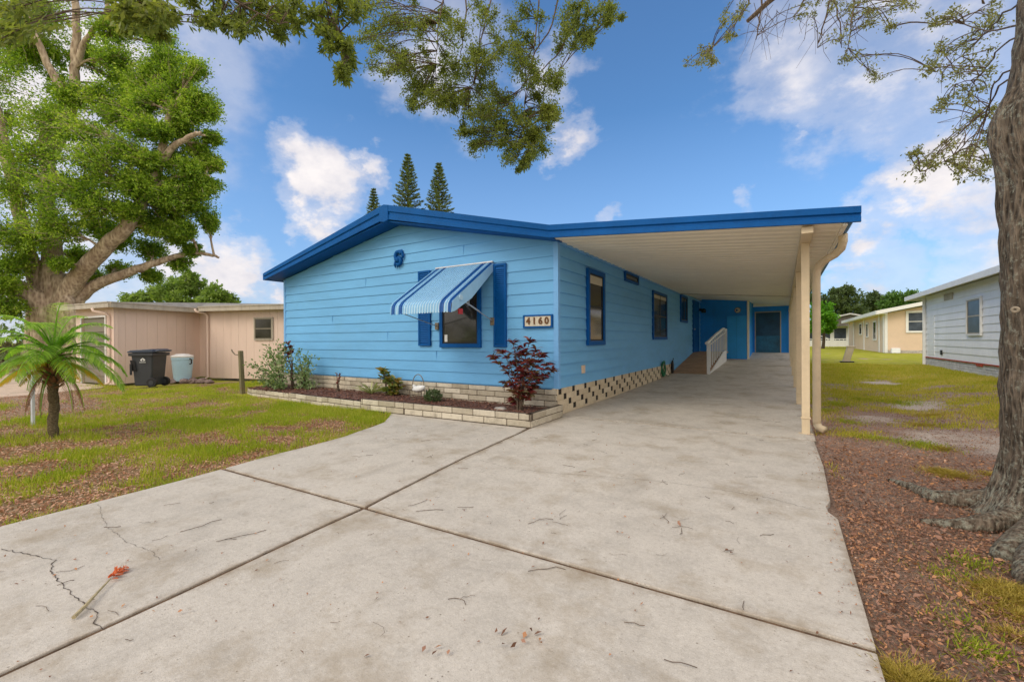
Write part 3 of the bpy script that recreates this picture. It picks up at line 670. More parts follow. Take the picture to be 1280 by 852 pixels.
# side wall windows
def sw(y0, y1, z0, z1, **k):
    return window(hs, (WX1+.016, y0, z0), (0, y1-y0, 0), (0, 0, z1-z0), (1, 0, 0), M['trim_blue'], M['glass_side'], **k)
sw(7.80, 8.72, 1.14, 2.62, rail=.5, wid=.085, th=.06, blind=.16, label='tall side window nearest the front corner')
sw(10.13, 11.25, 2.64, 2.87, wid=.05, th=.05, label='small transom vent window high under the carport ceiling')
sw(12.70, 14.45, 1.24, 2.66, rail=.48, mull=True, wid=.075, blind=.1, label='double side window in the middle of the wall')
sw(16.65, 17.95, 1.87, 2.88, mull=True, wid=.08, label='far side window near the door')
dr = MB().box(WX1+.016, WX1+.05, 19.25, 20.5, .72, 2.82).build('door', M['trim_blue'], hs, bev=.004)
f = MB(); framebox(f, (WX1+.01, 19.2, .70), (0, 1.36, 0), (0, 0, 2.17), (1, 0, 0), .07, .055); f.build('frame', M['trim_blue'], dr)
MB().tube([(WX1+.05, 19.36, 1.66), (WX1+.11, 19.36, 1.66)], .03, 10).build('handle', M['alu'], dr)
MB().box(WX1+.017, WX1+.04, 7.55, 7.70, .62, .77).build('outlet', M['beige'], hs, bev=.006)
MB().box(WX1+.0, WX1+.05, WY+.03, WY1, 2.865, 2.925).build('ceiling_trim', M['corner'], hs)
lp = MB(); lp.tube([(WX1+.02, 20.9, 2.55), (WX1+.14, 20.9, 2.55)], .05, 10); lp.lathe((WX1+.2, 20.9, 2.42), [(.03, .18), (.09, .14), (.10, 0.0), (.06, -.01)], 12)
lp.build('wall_lamp', M['black'], hs)

# house number plaque: thin wooden board in a blue frame
pq = thing('house_number_plaque', (-3.58, WY-.02, 1.57), 'white house number board in a blue frame by the front corner of the blue house', 'house number')
bd = MB().box(-3.83, -3.33, WY-.045, WY-.018, 1.485, 1.655).build('board', paint('plaque_board', (.68, .62, .5), .6, .1, 20, dirt=.3), pq)
f = MB(); framebox(f, (-3.865, WY-.018, 1.455), (.57, 0, 0), (0, 0, .225), (0, -1, 0), .026, .035); f.build('frame', M['trim_blue'], pq)
def text_mesh(body, size, ext):
    cu = bpy.data.curves.new('t', 'FONT'); cu.body = body; cu.size = size; cu.extrude = ext; cu.align_x = 'CENTER'; cu.align_y = 'CENTER'; cu.offset = size*.03
    to = bpy.data.objects.new('t', cu); COL.objects.link(to); dg = bpy.context.evaluated_depsgraph_get(); dg.update()
    me = bpy.data.meshes.new_from_object(to.evaluated_get(dg)); bpy.data.objects.remove(to); return me
M['numeral'] = paint('numeral_brown', (.16, .065, .02), .5, .4, 30)
for i, ch in enumerate('4160'):
    me = text_mesh(ch, .16, .006); o = link('numeral', me, M['numeral'], pq)
    o.rotation_euler = (R(90), 0, 0); o.location = Vector((-3.76+i*.12, WY-.052, 1.57))-WL[pq.name]
# wall ornament
om = MB()
def arc(cx, cz, r, a0, a1, n=10): return [(cx+r*math.cos(R(a0+(a1-a0)*i/n)), WY-.05, cz+r*math.sin(R(a0+(a1-a0)*i/n))) for i in range(n+1)]
om.tube(arc(-6.92, 3.04, .09, 20, 250), .038, 8); om.tube(arc(-6.92, 2.93, .075, 100, -130), .036, 8)
om.tube([(-6.92, WY-.05, 3.13), (-6.83, WY-.05, 3.14), (-6.79, WY-.05, 3.04), (-6.80, WY-.05, 2.97)], [.03, .032, .028, .02], 8)
om.tube([(-7.0, WY-.05, 2.93), (-7.03, WY-.05, 2.86), (-7.01, WY-.05, 2.80)], [.03, .024, .012], 8); om.tube([(-6.93, WY-.05, 2.88), (-6.95, WY-.05, 2.80)], [.03, .014], 8)
om.tube([(-6.99, WY-.05, 2.98), (-6.93, WY-.06, 2.96), (-6.90, WY-.05, 2.90)], [.05, .055, .04], 8)
oo = om.build('wall_ornament', M['trim_blue'], smooth=True); props(oo, 'small dark blue curled ornament hanging high on the light blue gable wall', 'ornament')

# ------------------------------------------------------------------ carport
cp = thing('carport', (.24, 6.9, 0), 'long cream ceilinged carport roof with dark blue fascia on a row of tan posts', 'carport')
CXR = .62
def cz(x, y): return 2.905+(x-WX1)*(2.575-2.905)/(.60-WX1)+.026*max(0, y-16.6)
pan = MB(); Y0 = RY0; yy = Y0
def rq(mbx, y0, y1, dz, x0=WX1+.03, x1=CXR):
    mbx.add([(x0, y0, cz(x0, y0)+dz), (x1, y0, cz(x1, y0)+dz), (x1, y1, cz(x1, y1)+dz), (x0, y1, cz(x0, y1)+dz)], [(0, 3, 2, 1)])
pan.add([(WX1+.03, Y0, cz(WX1, Y0)+.16), (CXR, Y0, cz(CXR, Y0)+.12), (CXR, 24.4, cz(CXR, 24.4)+.12), (WX1+.03, 24.4, cz(WX1, 24.4)+.16)], [(0, 1, 2, 3)])
while yy < 16.5:
    x0, x1 = WX1+.03, CXR
    for a, b_, da, db in ((0, .15, 0, 0), (.15, .18, 0, -.013), (.18, .22, -.013, -.013), (.22, .25, -.013, 0)):
        A, B = yy+a, yy+b_
        pan.add([(x0, A, cz(x0, A)+da), (x1, A, cz(x1, A)+da), (x1, B, cz(x1, B)+db), (x0, B, cz(x0, B)+db)], [(0, 3, 2, 1)])
    yy += .25
pan.box(.575, CXR-.001, Y0, 24.4, 2.535, 2.60)
pan.build('roof_pan', M['cream'], cp)
p2 = MB(); rq(p2, 16.62, 24.4, .012); 
bx = MB(); bx.add([(WX1+.03, 16.56, cz(WX1, 16)-.03), (CXR, 16.56, cz(CXR, 16)-.03), (CXR, 16.56, cz(CXR, 16)+.05), (WX1+.03, 16.56, cz(WX1, 16)+.05)], [(0, 1, 2, 3)])
p2.build('rear_pan', M['cream'], cp)
bx.build('seam_strip', M['tan_trim'], cp)
ff = MB(); RT = (.735, 2.722)
fascia_run(ff, [(KN[0], KN[1]+.005, 1.0), (RT[0], RT[1], .86)], FP, RY0)
ff.build('fascia', M['trim_blue'], cp)
gt = MB()   # side gutter: profile swept along y
gp = [(.60, -.165), (.66, -.165), (.70, -.10), (.70, -.05), (.725, -.03), (.725, 0.005), (.60, 0.005)]
for ya_, yb in ((RY0+.005, 24.5),):
    A = [(x, ya_, RT[1]+z) for x, z in gp]
    gt.prism(A, (0, yb-ya_, 0))
gt.build('gutter', paint('gutter_blue', (.05, .17, .34), .5, .12, 3, dirt=.3, dirtc=(.2, .22, .24)), cp)
bm_ = MB().box(.18, .30, RY0+.03, 24.3, 2.50, 2.575); bm_.build('beam', M['post_tan'], cp, bev=.004)
for y in (6.9, 9.85, 12.8, 15.75, 18.7, 21.1, 23.8):
    g0 = float(prof(y)); t_ = 2.50
    p = MB().box(.195, .285, y-.045, y+.045, g0, t_)
    p.box(.185, .295, y-.055, y+.055, g0+.20, g0+.215)
    p.box(.16, .32, y-.03, y+.03, g0, g0+.006)
    p.build('post', M['post_tan'], cp, bev=.006)
dn = MB(); DY = 7.2; dx = .375
def rtube(mbx, pts, a=.05, b_=.04):
    mbx.tube(pts, a, 10)
crv = [(.635, DY-.35, 2.56), (.635, DY-.35, 2.47), (.62, DY-.30, 2.39), (.56, DY-.22, 2.33), (.47, DY-.08, 2.29), (.41, DY-.02, 2.24), (.378, DY, 2.16), (.375, DY, 2.0), (.375, DY, .14), (.378, DY, .08)]
dn.tube(crv, .048, 12); dn.tube([(.377, DY, .09), (.40, DY-.02, .045), (.46, DY-.06, .02)], .05, 12)
dn.build('downspout', M['post_tan'], cp, smooth=True)
st = MB()
for z in (.35, 1.05, 1.75): st.box(.29, .34, DY-.32, DY-.30, z, z+.03)
sct = MB()   # scroll-cut bracket strip between the second posts
for k in range(14):
    zc = .9+k*.1
    sct.tube([(.25, 9.72, zc), (.27, 9.70, zc+.03), (.25, 9.68, zc+.06), (.23, 9.70, zc+.09), (.25, 9.72, zc+.1)], .012, 5)


# ------------------------------------------------------------------ rear shed with closet and screened garage
shd = thing('storage_shed', (-1.5, 22.5, .4), 'deep blue storage shed at the back of the carport with closet door and screened opening', 'shed')
sb = MB()
sb.box(WX1-.10, -1.30, WY1+.001, WY1+.08, .2, 3.16)
for x in np.arange(WX1+.3, -2.2, .3): sb.box(x, x+.012, WY1-.004, WY1, .5, 2.98)
a_ = sb.build('wall', M['shed_blue'], shd)
MB().box(-1.36, -1.28, WY1-.02, 24.0, float(prof(21))-.05, 3.02).build('wall', M['shed_blue'], shd)
MB().box(-1.34, -1.255, WY1-.06, WY1+.02, float(prof(21))-.05, 3.02).build('corner_post', M['cream'], shd, bev=.004)
sb = MB(); gy0 = 24.0; gz = float(prof(24))
sb.box(-1.28, -1.18, gy0, gy0+.08, gz-.1, 3.1); sb.box(-.12, .36, gy0, gy0+.08, gz-.1, 3.1); sb.box(-1.18, -.12, gy0, gy0+.08, 2.56, 3.1)
sb.build('wall', M['shed_blue'], shd)
cd_ = MB().box(-2.12, -1.36, WY1-.06, WY1-.005, .40, 2.24).build('closet_door', paint('closet_blue', (.03, .37, .88), .5, .08, 2), shd, bev=.006)
MB().box(-1.74, -1.735, WY1-.064, WY1-.058, .45, 2.2).build('groove', M['trim_blue'], cd_)
MB().box(-2.14, -1.34, WY1-.10, WY1-.0, .30, .40).build('sill', M['shed_blue'], shd)
MB().box(-1.25, .2, gy0-.05, gy0-.01, 2.78, 3.1).build('header', M['cream'], shd)
sc = MB().box(-1.18, -.12, gy0+.03, gy0+.04, gz-.05, 2.56).build('screen', M['screen'], shd); sc['label'] = 'large dark insect screen filling the garage opening'
MB().box(-1.14, -.16, gy0+.018, gy0+.028, gz-.04, gz+.78).build('vinyl_panel', M['vinyl'], sc)
f = MB(); framebox(f, (-1.19, gy0+.02, gz-.06), (1.08, 0, 0), (0, 0, 2.0), (0, -1, 0), .045, .05); f.build('frame', M['tan_trim'], shd)
bk_ = MB().box(-1.28, .36, 24.6, 24.66, gz-.1, 3.1).build('back_wall', M['shed_blue'], shd)
MB().box(-3.22, .40, 21.29, 24.7, 3.16, 3.2).build('roof', M['roofing'], shd)
th = thing('wall_thermometer', (-1.70, WY1-.03, 2.49), 'round brown and white dial hanging above the blue closet door', 'thermometer')
tb = MB(); tb.tube([(-1.70, WY1-.004, 2.49), (-1.70, WY1-.03, 2.49)], .125, 20); tb.build('rim', M['rust'], th)
tb = MB(); tb.tube([(-1.70, WY1-.031, 2.49), (-1.70, WY1-.036, 2.49)], .10, 20); tb.build('dial', M['blind'], th)
tb = MB(); tb.box(-1.76, -1.70, WY1-.041, WY1-.037, 2.44, 2.53); tb.box(-1.70, -1.66, WY1-.041, WY1-.037, 2.485, 2.50); tb.build('pointer', M['trim_blue'], th)

# ------------------------------------------------------------------ ramp
rp = thing('entry_ramp', (-2.6, 17.8, .2), 'brown wheelchair ramp with white railing rising to the side door', 'ramp')
RX0, RX1 = WX1+.02, -2.07
z_a = float(prof(15.2)); top_y = 19.3; z_t = .70
r_ = MB(); r_.prism([(RX0, 15.2, z_a+.01), (RX0, top_y, z_t), (RX0, 21.15, z_t), (RX0, 21.15, z_t-.05), (RX0, top_y, z_t-.06), (RX0, 15.2, z_a-.02)][::-1], (RX1-RX0, 0, 0))
r_.build('deck', M['deck'], rp)
sp_ = MB(); sp_.prism([(RX1, 15.2, z_a-.02), (RX1, top_y, z_t+.06), (RX1, 20.2, z_t+.06), (RX1, 20.2, .2), (RX1, 15.2, z_a-.05)], (.03, 0, 0)); sp_.build('side_panel', M['white'], rp)
rl = MB()
def rz(y): return np.interp(y, [15.0, 19.3, 20.2], [z_a+.02, z_t, z_t])
rl.tube([(RX1+.0, 14.85, rz(15)+.98), (RX1, 15.2, rz(15.2)+.99), (RX1, 17, rz(17)+1.0), (RX1, 19.3, rz(19.3)+.96), (RX1, 20.25, rz(20)+.93)], .045, 8)
rl.tube([(RX1, 15.25, rz(15.25)+.86), (RX1, 20.2, rz(20)+.84)], .02, 6)
rl.build('handrail', M['white'], rp)
for y in (15.25, 20.2):
    MB().box(RX1-.04, RX1+.05, y-.045, y+.045, rz(y)-.05, rz(y)+.97).build('newel', M['white'], rp)
for y in np.linspace(15.7, 19.8, 10):
    MB().box(RX1-.015, RX1+.02, y-.02, y+.02, rz(y)+.08, rz(y)+.97).build('baluster', M['white'], rp)

# hose on the skirting
hb = MB()
for k in range(5):
    c = (WX1+.07+.014*(k % 3), 13.75+.02*k, .34); pts = [(c[0]+.01*math.sin(a*3+k), c[1]+(.17+.012*k)*math.cos(a), c[2]+(.21+.008*k)*math.sin(a)) for a in np.linspace(0, 2*math.pi, 25)]
    hb.tube(pts, .011, 6, cap=False)
hb.tube([(WX1+.08, 13.9, .2), (WX1+.12, 14.1, .12), (WX1+.14, 14.3, .08)], .011, 6)
ho = thing('garden_hose', (WX1+.1, 13.75, .3), 'coiled green garden hose hanging on the pierced block skirting', 'hose')
hb.build('coil', M['hose'], ho, smooth=True); MB().box(WX1+.03, WX1+.10, 13.68, 13.84, .44, .50).build('hanger', M['rust'], ho)
pd = MB(); pd.prism([(WX1+.05, 15.02, .12), (WX1+.05, 15.2, .12), (WX1+.05, 15.22, .40), (WX1+.05, 15.12, .54), (WX1+.05, 15.0, .46)], (.05, 0, 0))
pd.tube([(WX1+.08, 15.1, .5), (WX1+.1, 15.12, .62)], .015, 6)
props(pd.build('boot_scraper', M['black'], bev=.01), 'black flat pad leaning on the wall at the foot of the ramp', 'pad')

# ------------------------------------------------------------------ planter
pl = thing('planter', (-6.8, 5.9, 0), 'long low raised flower bed edged in two courses of cream slump block', 'planter')
pts_p = [(-3.04, 6.42), (-3.04, 5.36), (-5.46, 5.26), (-6.5, 5.22), (-7.7, 5.26), (-9.0, 5.36), (-10.6, 5.42), (-11.05, 5.55), (-11.25, 5.9), (-11.25, 6.5)]
ed = MB(); mo = MB(); random.seed(5)
for i, (a, b_) in enumerate(zip(pts_p, pts_p[1:])):
    d = Vector((b_[0]-a[0], b_[1]-a[1], 0)); nrm = (d.y, -d.x) if False else (-d.y, d.x)
    if Vector((nrm[0], nrm[1], 0)).dot(Vector(((a[0]+b_[0])/2+7, (a[1]+b_[1])/2-6.2, 0))) < 0: nrm = (-nrm[0], -nrm[1])
    top_ = .20 if i < 3 else .185-.01*i
    z0 = top_-.2
    blocks(ed, a, b_, z0, top_, nrm, .40, .1, .010, .095, .003, offs=.5)
    dn_ = d.normalized(); nv = Vector((*nrm, 0)).normalized()
    mo.obox(Vector((a[0], a[1], z0-.05))-nv*.088, d, nv*.080, (0, 0, top_-z0+.045))
e1 = ed.build('edging', M['block'], pl, bev=.009); mo.build('mortar', M['mortar'], e1)
soil = MB(); sp2 = [(x, y) for x, y in pts_p]
sq = [(-3.12, 6.5), (-3.12, 5.42), (-5.46, 5.34), (-6.5, 5.3), (-7.7, 5.34), (-9.0, 5.44), (-10.6, 5.5), (-11.0, 5.62), (-11.17, 5.9), (-11.17, 6.5)]
soil.prism([(x, y, .115) for x, y in sq][::-1], (0, 0, -.1))
soil.build('soil', paint('bed_mulch', (.16, .08, .06), .95, .5, 14, bscale=50, bstr=.8), pl)
n = 5200; px = rng.uniform(-11.1, -3.15, n); py = rng.uniform(5.36, 6.5, n); V, Fc = flat_leaves(np.stack([px, py, np.full(n, .122)+rng.uniform(0, .012, n)], 1), .05, .02, .3)
mch = npmesh('mulch_chips', V, Fc, leafmat('mulch_chip', [(.07, .03, .022), (.20, .09, .06), (.36, .18, .12)], 0, .9), pl); mch['kind'] = 'stuff'

# ------------------------------------------------------------------ plants in the bed
def strap(mbx, p, d, ln, w, droop=.5, n=4, mi=0, roll=0):
    p = Vector(p); d = Vector(d).normalized(); s = d.cross(Vector((0, 0, 1)))
    s = s.normalized() if s.length > .05 else Vector((1, 0, 0))
    if roll: s = s*math.cos(roll)+s.cross(d)*math.sin(roll)
    vs_ = []; q = p.copy(); dd = d.copy()
    for i in range(n+1):
        t = i/n; ww = w*math.sin(math.pi*min(.97, .12+.86*t))*.5
        vs_ += [q-s*ww, q+s*ww+Vector((0, 0, 0))]; q = q+dd*ln/n; dd = (dd+Vector((0, 0, -droop/n))).normalized()
    mbx.add(vs_, [(2*i, 2*i+1, 2*i+3, 2*i+2) for i in range(n)], mi)
def rosette(mbx, c, axis_, k, ln, w, spread=.8, droop=.5):
    ax = Vector(axis_).normalized()
    for i in range(k):
        a = i*2.4+random.random(); e = Vector((math.cos(a), math.sin(a), 0))
        dd = ax*(random.uniform(.25, 1.0))+e*spread*random.uniform(.7, 1.2); strap(mbx, Vector(c)+ax*random.uniform(-.04, .02), dd, ln*random.uniform(.7, 1.15), w, droop, 4, 0, random.uniform(-1.3, 1.3))
def stemplant(name, base, tips, label, cat, leafm, ln, w, k, rad=.012, fill=2, spread=.8, droop=.5, fork=None):
    t = thing(name, base, label, cat); st_ = MB(); lf = MB(); b0 = Vector(base)
    for tp in tips:
        tp = Vector(tp); h = tp-b0; mid = b0+Vector((h.x*.25, h.y*.25, h.z*.55)); st_.tube([b0+Vector((random.uniform(-.04, .04), random.uniform(-.04, .04), -.03)), mid, b0+Vector((h.x*.7, h.y*.7, h.z*.85)), tp], [rad*1.5, rad, rad*.8, rad*.5], 5)
        rosette(lf, tp, h.normalized()+Vector((0, 0, .4)), k, ln, w, spread, droop)
        for j in range(fill):
            q = mid.lerp(tp, .25+.65*(j+.5)/fill)+Vector((random.uniform(-.06, .06), random.uniform(-.06, .06), 0)); rosette(lf, q, h.normalized(), max(3, int(k*.6)), ln*.9, w, spread, droop)
    st_.build('stem', M['twig'], t); lf.build('foliage', leafm, t, smooth=True); return t
random.seed(11)
def shrubplant(name, base, tips, label, cat, leafm, ln, w, k, sg):
    t = thing(name, base, label, cat); st_ = MB(); b0 = Vector(base); PL = []; DL = []
    for tp in tips:
        tp = Vector(tp); h = tp-b0; c1_ = b0+Vector((h.x*.3, h.y*.3, h.z*.5)); c2_ = b0+Vector((h.x*.75, h.y*.75, h.z*.85)); st_.tube([b0+Vector((random.uniform(-.05, .05), random.uniform(-.05, .05), -.03)), c1_, c2_, tp], [.013, .010, .007, .003], 5)
        ts = rng.uniform(.3, 1.0, k)**.7; A, B, Cc, Dd = map(np.array, (b0, c1_, c2_, tp)); tt = ts[:, None]
        P = np.where(tt < .5, A+(B-A)*tt*2*1.0, np.where(tt < .8, B+(Cc-B)*(tt-.5)/.3, Cc+(Dd-Cc)*(tt-.8)/.2))
        PL.append(P+rng.normal(0, sg, (k, 3))*np.array([1, 1, .8])); DL.append(rng.normal(0, 1, (k, 3))+np.array([h.x, h.y, abs(h.z)])*.8)
    st_.build('stem', M['twig'], t); P = np.concatenate(PL); Dr = np.concatenate(DL); k_ = P[:, 2] > .12; V, Fc = leaves(P[k_], Dr[k_], ln, w, .2, .6); npmesh('foliage', V, Fc, leafm, t); return t
def px2(u, v, y): r = ray(u, v); t = y/r.y; return (r.x*t, y, H+r.z*t)
ti_b = (-3.62, 6.02, .11)
ti_t = [px2(u, v, 6.02+dy) for u, v, dy in ((641, 428, 0), (662, 427, .1), (628, 440, -.1), (617, 447, 0), (652, 440, 0), (670, 437, .12), (676, 445, 0), (683, 455, -.05), (689, 464, .05), (645, 455, .1), (660, 452, -.1), (655, 468, 0), (640, 480, -.1), (666, 482, .1), (632, 478, .05), (650, 490, -.1), (661, 492, 0), (643, 500, .05), (652, 462, .12), (668, 470, -.1))]
stemplant('ti_plant', ti_b, ti_t, 'dark red leaved shrub rising taller than the flower bed by the house corner', 'plant', M['ti_leaf'], .15, .036, 17, .008, 3, .9, 1.2)
sh_t = [px2(u, v, 5.75+dy) for u, v, dy in ((312, 455, -.2), (320, 470, 0), (325, 460, .1), (332, 433, 0), (338, 440, -.15), (345, 455, .1), (346, 430, .1), (352, 445, -.1), (355, 465, 0), (336, 478, -.2), (348, 480, -.1), (340, 466, 0), (330, 450, .2), (358, 432, .2), (328, 475, .2))]
shrubplant('green_shrub', (-10.0, 5.8, .1), sh_t, 'sprawling grey green shrub at the far left end of the flower bed', 'shrub', M['shrub_leaf'], .085, .042, 75, .075)
sh2 = [px2(u, v, 6.1+dy) for u, v, dy in ((372, 440, 0), (382, 447, .1), (390, 446, 0), (376, 458, -.1), (384, 462, .1), (370, 470, 0), (380, 474, -.1), (366, 455, .1), (390, 480, 0), (372, 482, .1))]
shrubplant('dark_shrub', (-9.6, 6.1, .1), sh2, 'dark green shrub against the left end of the blue gable wall', 'shrub', M['shrub_leaf'], .085, .042, 75, .075)
stemplant('red_tipped_plant', (-9.85, 5.98, .1), [px2(u, v, 5.98) for u, v in ((360, 430), (357, 437), (364, 433), (360, 443), (355, 448))], 'thin stemmed plant with dark red top leaves between two green shrubs', 'plant', M['ti_leaf'], .12, .05, 8, .01, 1, .7, .5)
stemplant('leafless_stalks', (-8.48, 6.19, .1), [px2(u, v, 6.19) for u, v in ((421, 468), (425, 469), (423, 475))], 'short dark stalks standing alone in the bed by the block skirting', 'plant', M['ti_leaf'], .07, .035, 5, .012, 1, .4, .6)
t = thing('spiky_plant', (-7.5, 6.3, .1), 'pale yellow green spiky rosette plant in the middle of the flower bed', 'plant'); lf = MB(); rosette(lf, (-7.5, 6.3, .13), (0, 0, 1), 34, .42, .035, .9, .5); lf.build('foliage', M['spiky_leaf'], t)
stemplant('croton', (-7.05, 6.3, .1), [px2(u, v, 6.3) for u, v in ((478, 462), (481, 468), (484, 474), (494, 475), (498, 479), (490, 484), (486, 486), (499, 484), (492, 491))], 'orange and green leaved plant beside the spiky rosette', 'plant', M['croton_leaf'], .15, .06, 11, .010, 2, 1.2, .6)
t = thing('small_bush', (-5.6, 6.2, .1), 'low grey green bush to the right of the white garden ornament', 'plant')
P = rng.normal(0, 1, (700, 3)); P = unit(P)*rng.uniform(.4, 1, (700, 1))**.5*np.array([.17, .14, .13])+np.array([-5.55, 6.1, .2]); P = P[P[:, 2] > .1]
V, Fc = leaves(P, P-np.array([-5.5, 6.1, .1]), .06, .022); npmesh('foliage', V, Fc, M['far_dark'], t)
# weeds
# garden ornament: white duck in a wire basket with hoop
gd = thing('garden_ornament', (-5.95, 6.12, .1), 'white ornament in a wire basket with an arched handle in the flower bed', 'ornament')
gx0 = Vector((-5.95, 6.12, .1))
b_ = MB(); b_.tube([gx0+Vector((-.14, 0, .20)), gx0+Vector((-.08, 0, .21)), gx0+Vector((.02, 0, .22)), gx0+Vector((.12, 0, .25)), gx0+Vector((.17, 0, .28))], [.02, .06, .075, .05, .015], 10)
b_.tube([gx0+Vector((-.09, 0, .22)), gx0+Vector((-.11, 0, .28)), gx0+Vector((-.14, 0, .29))], [.035, .03, .01], 8)
b_.build('figure', M['white'], gd, smooth=True)
b_ = MB()
for k in range(16):
    a = 2*math.pi*k/16; e = Vector((math.cos(a), math.sin(a), 0))
    b_.tube([gx0+e*.10, gx0+e*.16+Vector((0, 0, .10)), gx0+e*.17+Vector((0, 0, .2))], .004, 4)
for z_, r0 in ((.02, .105), (.1, .16), (.2, .17)): b_.tube([gx0+Vector((r0*math.cos(a), r0*math.sin(a), z_)) for a in np.linspace(0, 2*math.pi, 20)], .005, 4, cap=False)
b_.tube([gx0+Vector((.15*math.cos(a), 0, .28+.22*math.sin(a))) for a in np.linspace(-.4, math.pi+.4, 18)], .008, 6, cap=False)
b_.build('wire_basket', M['rust'], gd)
so2 = MB(); so2.lathe((-3.95, 5.95, .10), [(.09, 0), (.11, .02), (.08, .045), (.02, .05)], 9); so2.build('flat_stone', M['stone'], smooth=True); props(bpy.data.objects['flat_stone'], 'small pale flat stone lying on the mulch near the red leaved shrub', 'stone')
wp = thing('wood_post', (-11.15, 5.5, 0), 'short weathered wooden post with a metal hook at the left end of the flower bed', 'post')
MB().prism([(-11.18, 5.44, -.1), (-11.09, 5.44, -.1), (-11.09, 5.53, -.1), (-11.18, 5.53, -.1)], (-.09, 0, 1.12)).build('shaft', M['wood'], wp, bev=.008)
MB().tube([(-11.25, 5.44, .92), (-11.32, 5.40, .93), (-11.37, 5.37, 1.0), (-11.39, 5.36, 1.05)], .014, 6).build('hook', M['rust'], wp)
sk_ = MB(); sk_.prism([(-9.76, 1.74, -.1), (-9.69, 1.74, -.1), (-9.69, 1.77, -.1), (-9.76, 1.77, -.1)], (0, 0, .85))
sk_.box(-9.765, -9.76, 1.735, 1.775, -.1, .75); 
for z_ in np.arange(.05, .75, .07): sk_.box(-9.732, -9.722, 1.737, 1.741, z_, z_+.02)
props(sk_.build('marker_stake', M['galv'], bev=.003), 'narrow white metal stake standing in the grass beside the palm trunk', 'stake')

# ------------------------------------------------------------------ dead branch, twigs, leaves on the drive
br = thing('fallen_branch', (-2.9, .75, 0), 'fallen palm stalk with orange dried leaves lying on the concrete', 'branch')
a0, a1 = G(92, 771, .015), G(138, 723, .02)
MB().tube([a0, a0.lerp(a1, .3)+Vector((.01, 0, .003)), a0.lerp(a1, .65), a1], [.009, .008, .006, .004], 6).build('stalk', paint('dry_stalk', (.42, .35, .20), .8, .3, 40), br)
lf = MB()
for k in range(34):
    q = G(random.choice((134, 140, 146, 155))+random.uniform(-4, 4), 0, .02) if 0 else G(136+18*(k/34)+random.uniform(-3, 3), 722-12*(k/34)+random.uniform(-3, 3), .012); strap(lf, q, (random.uniform(-.3, 1), random.uniform(-.2, 1), random.uniform(.1, .6)), .036, .014, .9)
lf.build('dry_leaves', M['orange'], br)
tw = MB(); random.seed(21)
def twig(x, y, a, ln, r=.002):
    pts = []; z0 = float(prof(y))+.004
    for i in range(5): pts.append((x, y, z0+random.uniform(0, .006))); x += math.cos(a)*ln/4; y += math.sin(a)*ln/4; a += random.gauss(0, .35)
    tw.tube(pts, r*.62, 4)
for u, v, a, ln, r in ((45, 758, 0, .12, .002), (70, 716, .3, .12, .002), (130, 660, .2, .1, .003), (135, 765, 0, .08, .002), (190, 677, .6, .1, .002), (205, 632, .4, .1, .002), (225, 665, .6, .25, .003), (270, 678, .8, .28, .003),
                       (660, 655, .6, .2, .003), (690, 653, -.3, .12, .002), (700, 650, 1.5, .1, .002), (835, 655, 1.2, .15, .003), (840, 660, .2, .15, .002), (825, 648, .4, .12, .002), (850, 668, .7, .1, .003), (950, 670, .5, .1, .003), (510, 633, .4, .18, .003), (520, 640, .5, .2, .003), (560, 750, .5, .12, .003), (660, 715, .5, .22, .003), (780, 778, -.3, .09, .003), (830, 825, -.4, .12, .003), (575, 750, .9, .08, .002), (905, 690, .6, .07, .003)):
    q = G(u, v); twig(q.x, q.y, a+.5, ln, r)
for k in range(150):
    x = random.uniform(-4.4, .2); y = random.uniform(.3, 8.5) if random.random() < .8 else random.uniform(8, 14)
    twig(x, y, random.uniform(0, 6.3), random.uniform(.03, .14), random.choice((.0012, .0018, .0025)))
props(tw.build('fallen_twigs', M['twig']), 'small dead twigs scattered over the concrete driveway', 'twigs', kind='stuff')
n = 420; x = rng.uniform(-4.5, .28, n); y = rng.uniform(.3, 1, n)*rng.uniform(.5, 14, n)
V, Fc = flat_leaves(np.stack([x, y, prof(y)+.008], 1), .020, .011, .3)
k2 = 200; x2 = .30-np.abs(rng.normal(0, .04, k2)); y2 = rng.uniform(.8, 7, k2); V2, F2 = flat_leaves(np.stack([x2, y2, prof(y2)+.008], 1), .018, .009, .3)
V3 = []; 
for u, v in ((540, 808), (885-250, 805), (680, 800), (670, 790), (775, 665), (912, 688), (655, 795), (625, 790), (230, 762), (555, 815), (845, 652)):
    q = G(u, v, .012); V3.append(q+Vector((random.uniform(-.02, .02), random.uniform(-.02, .02), 0))); V3.append(q+Vector((random.uniform(-.03, .03), random.uniform(-.03, .03), .004)))
Va, Fa = flat_leaves(np.array([tuple(p) for p in V3]), .034, .02, .4)
V = np.concatenate([V, V2, Va]); Fc = np.arange(len(V)).reshape(-1, 4)
props(npmesh('drive_litter', V, Fc, M['litter']), 'tiny dry brown leaves dotted over the driveway slabs', 'leaves', kind='stuff')

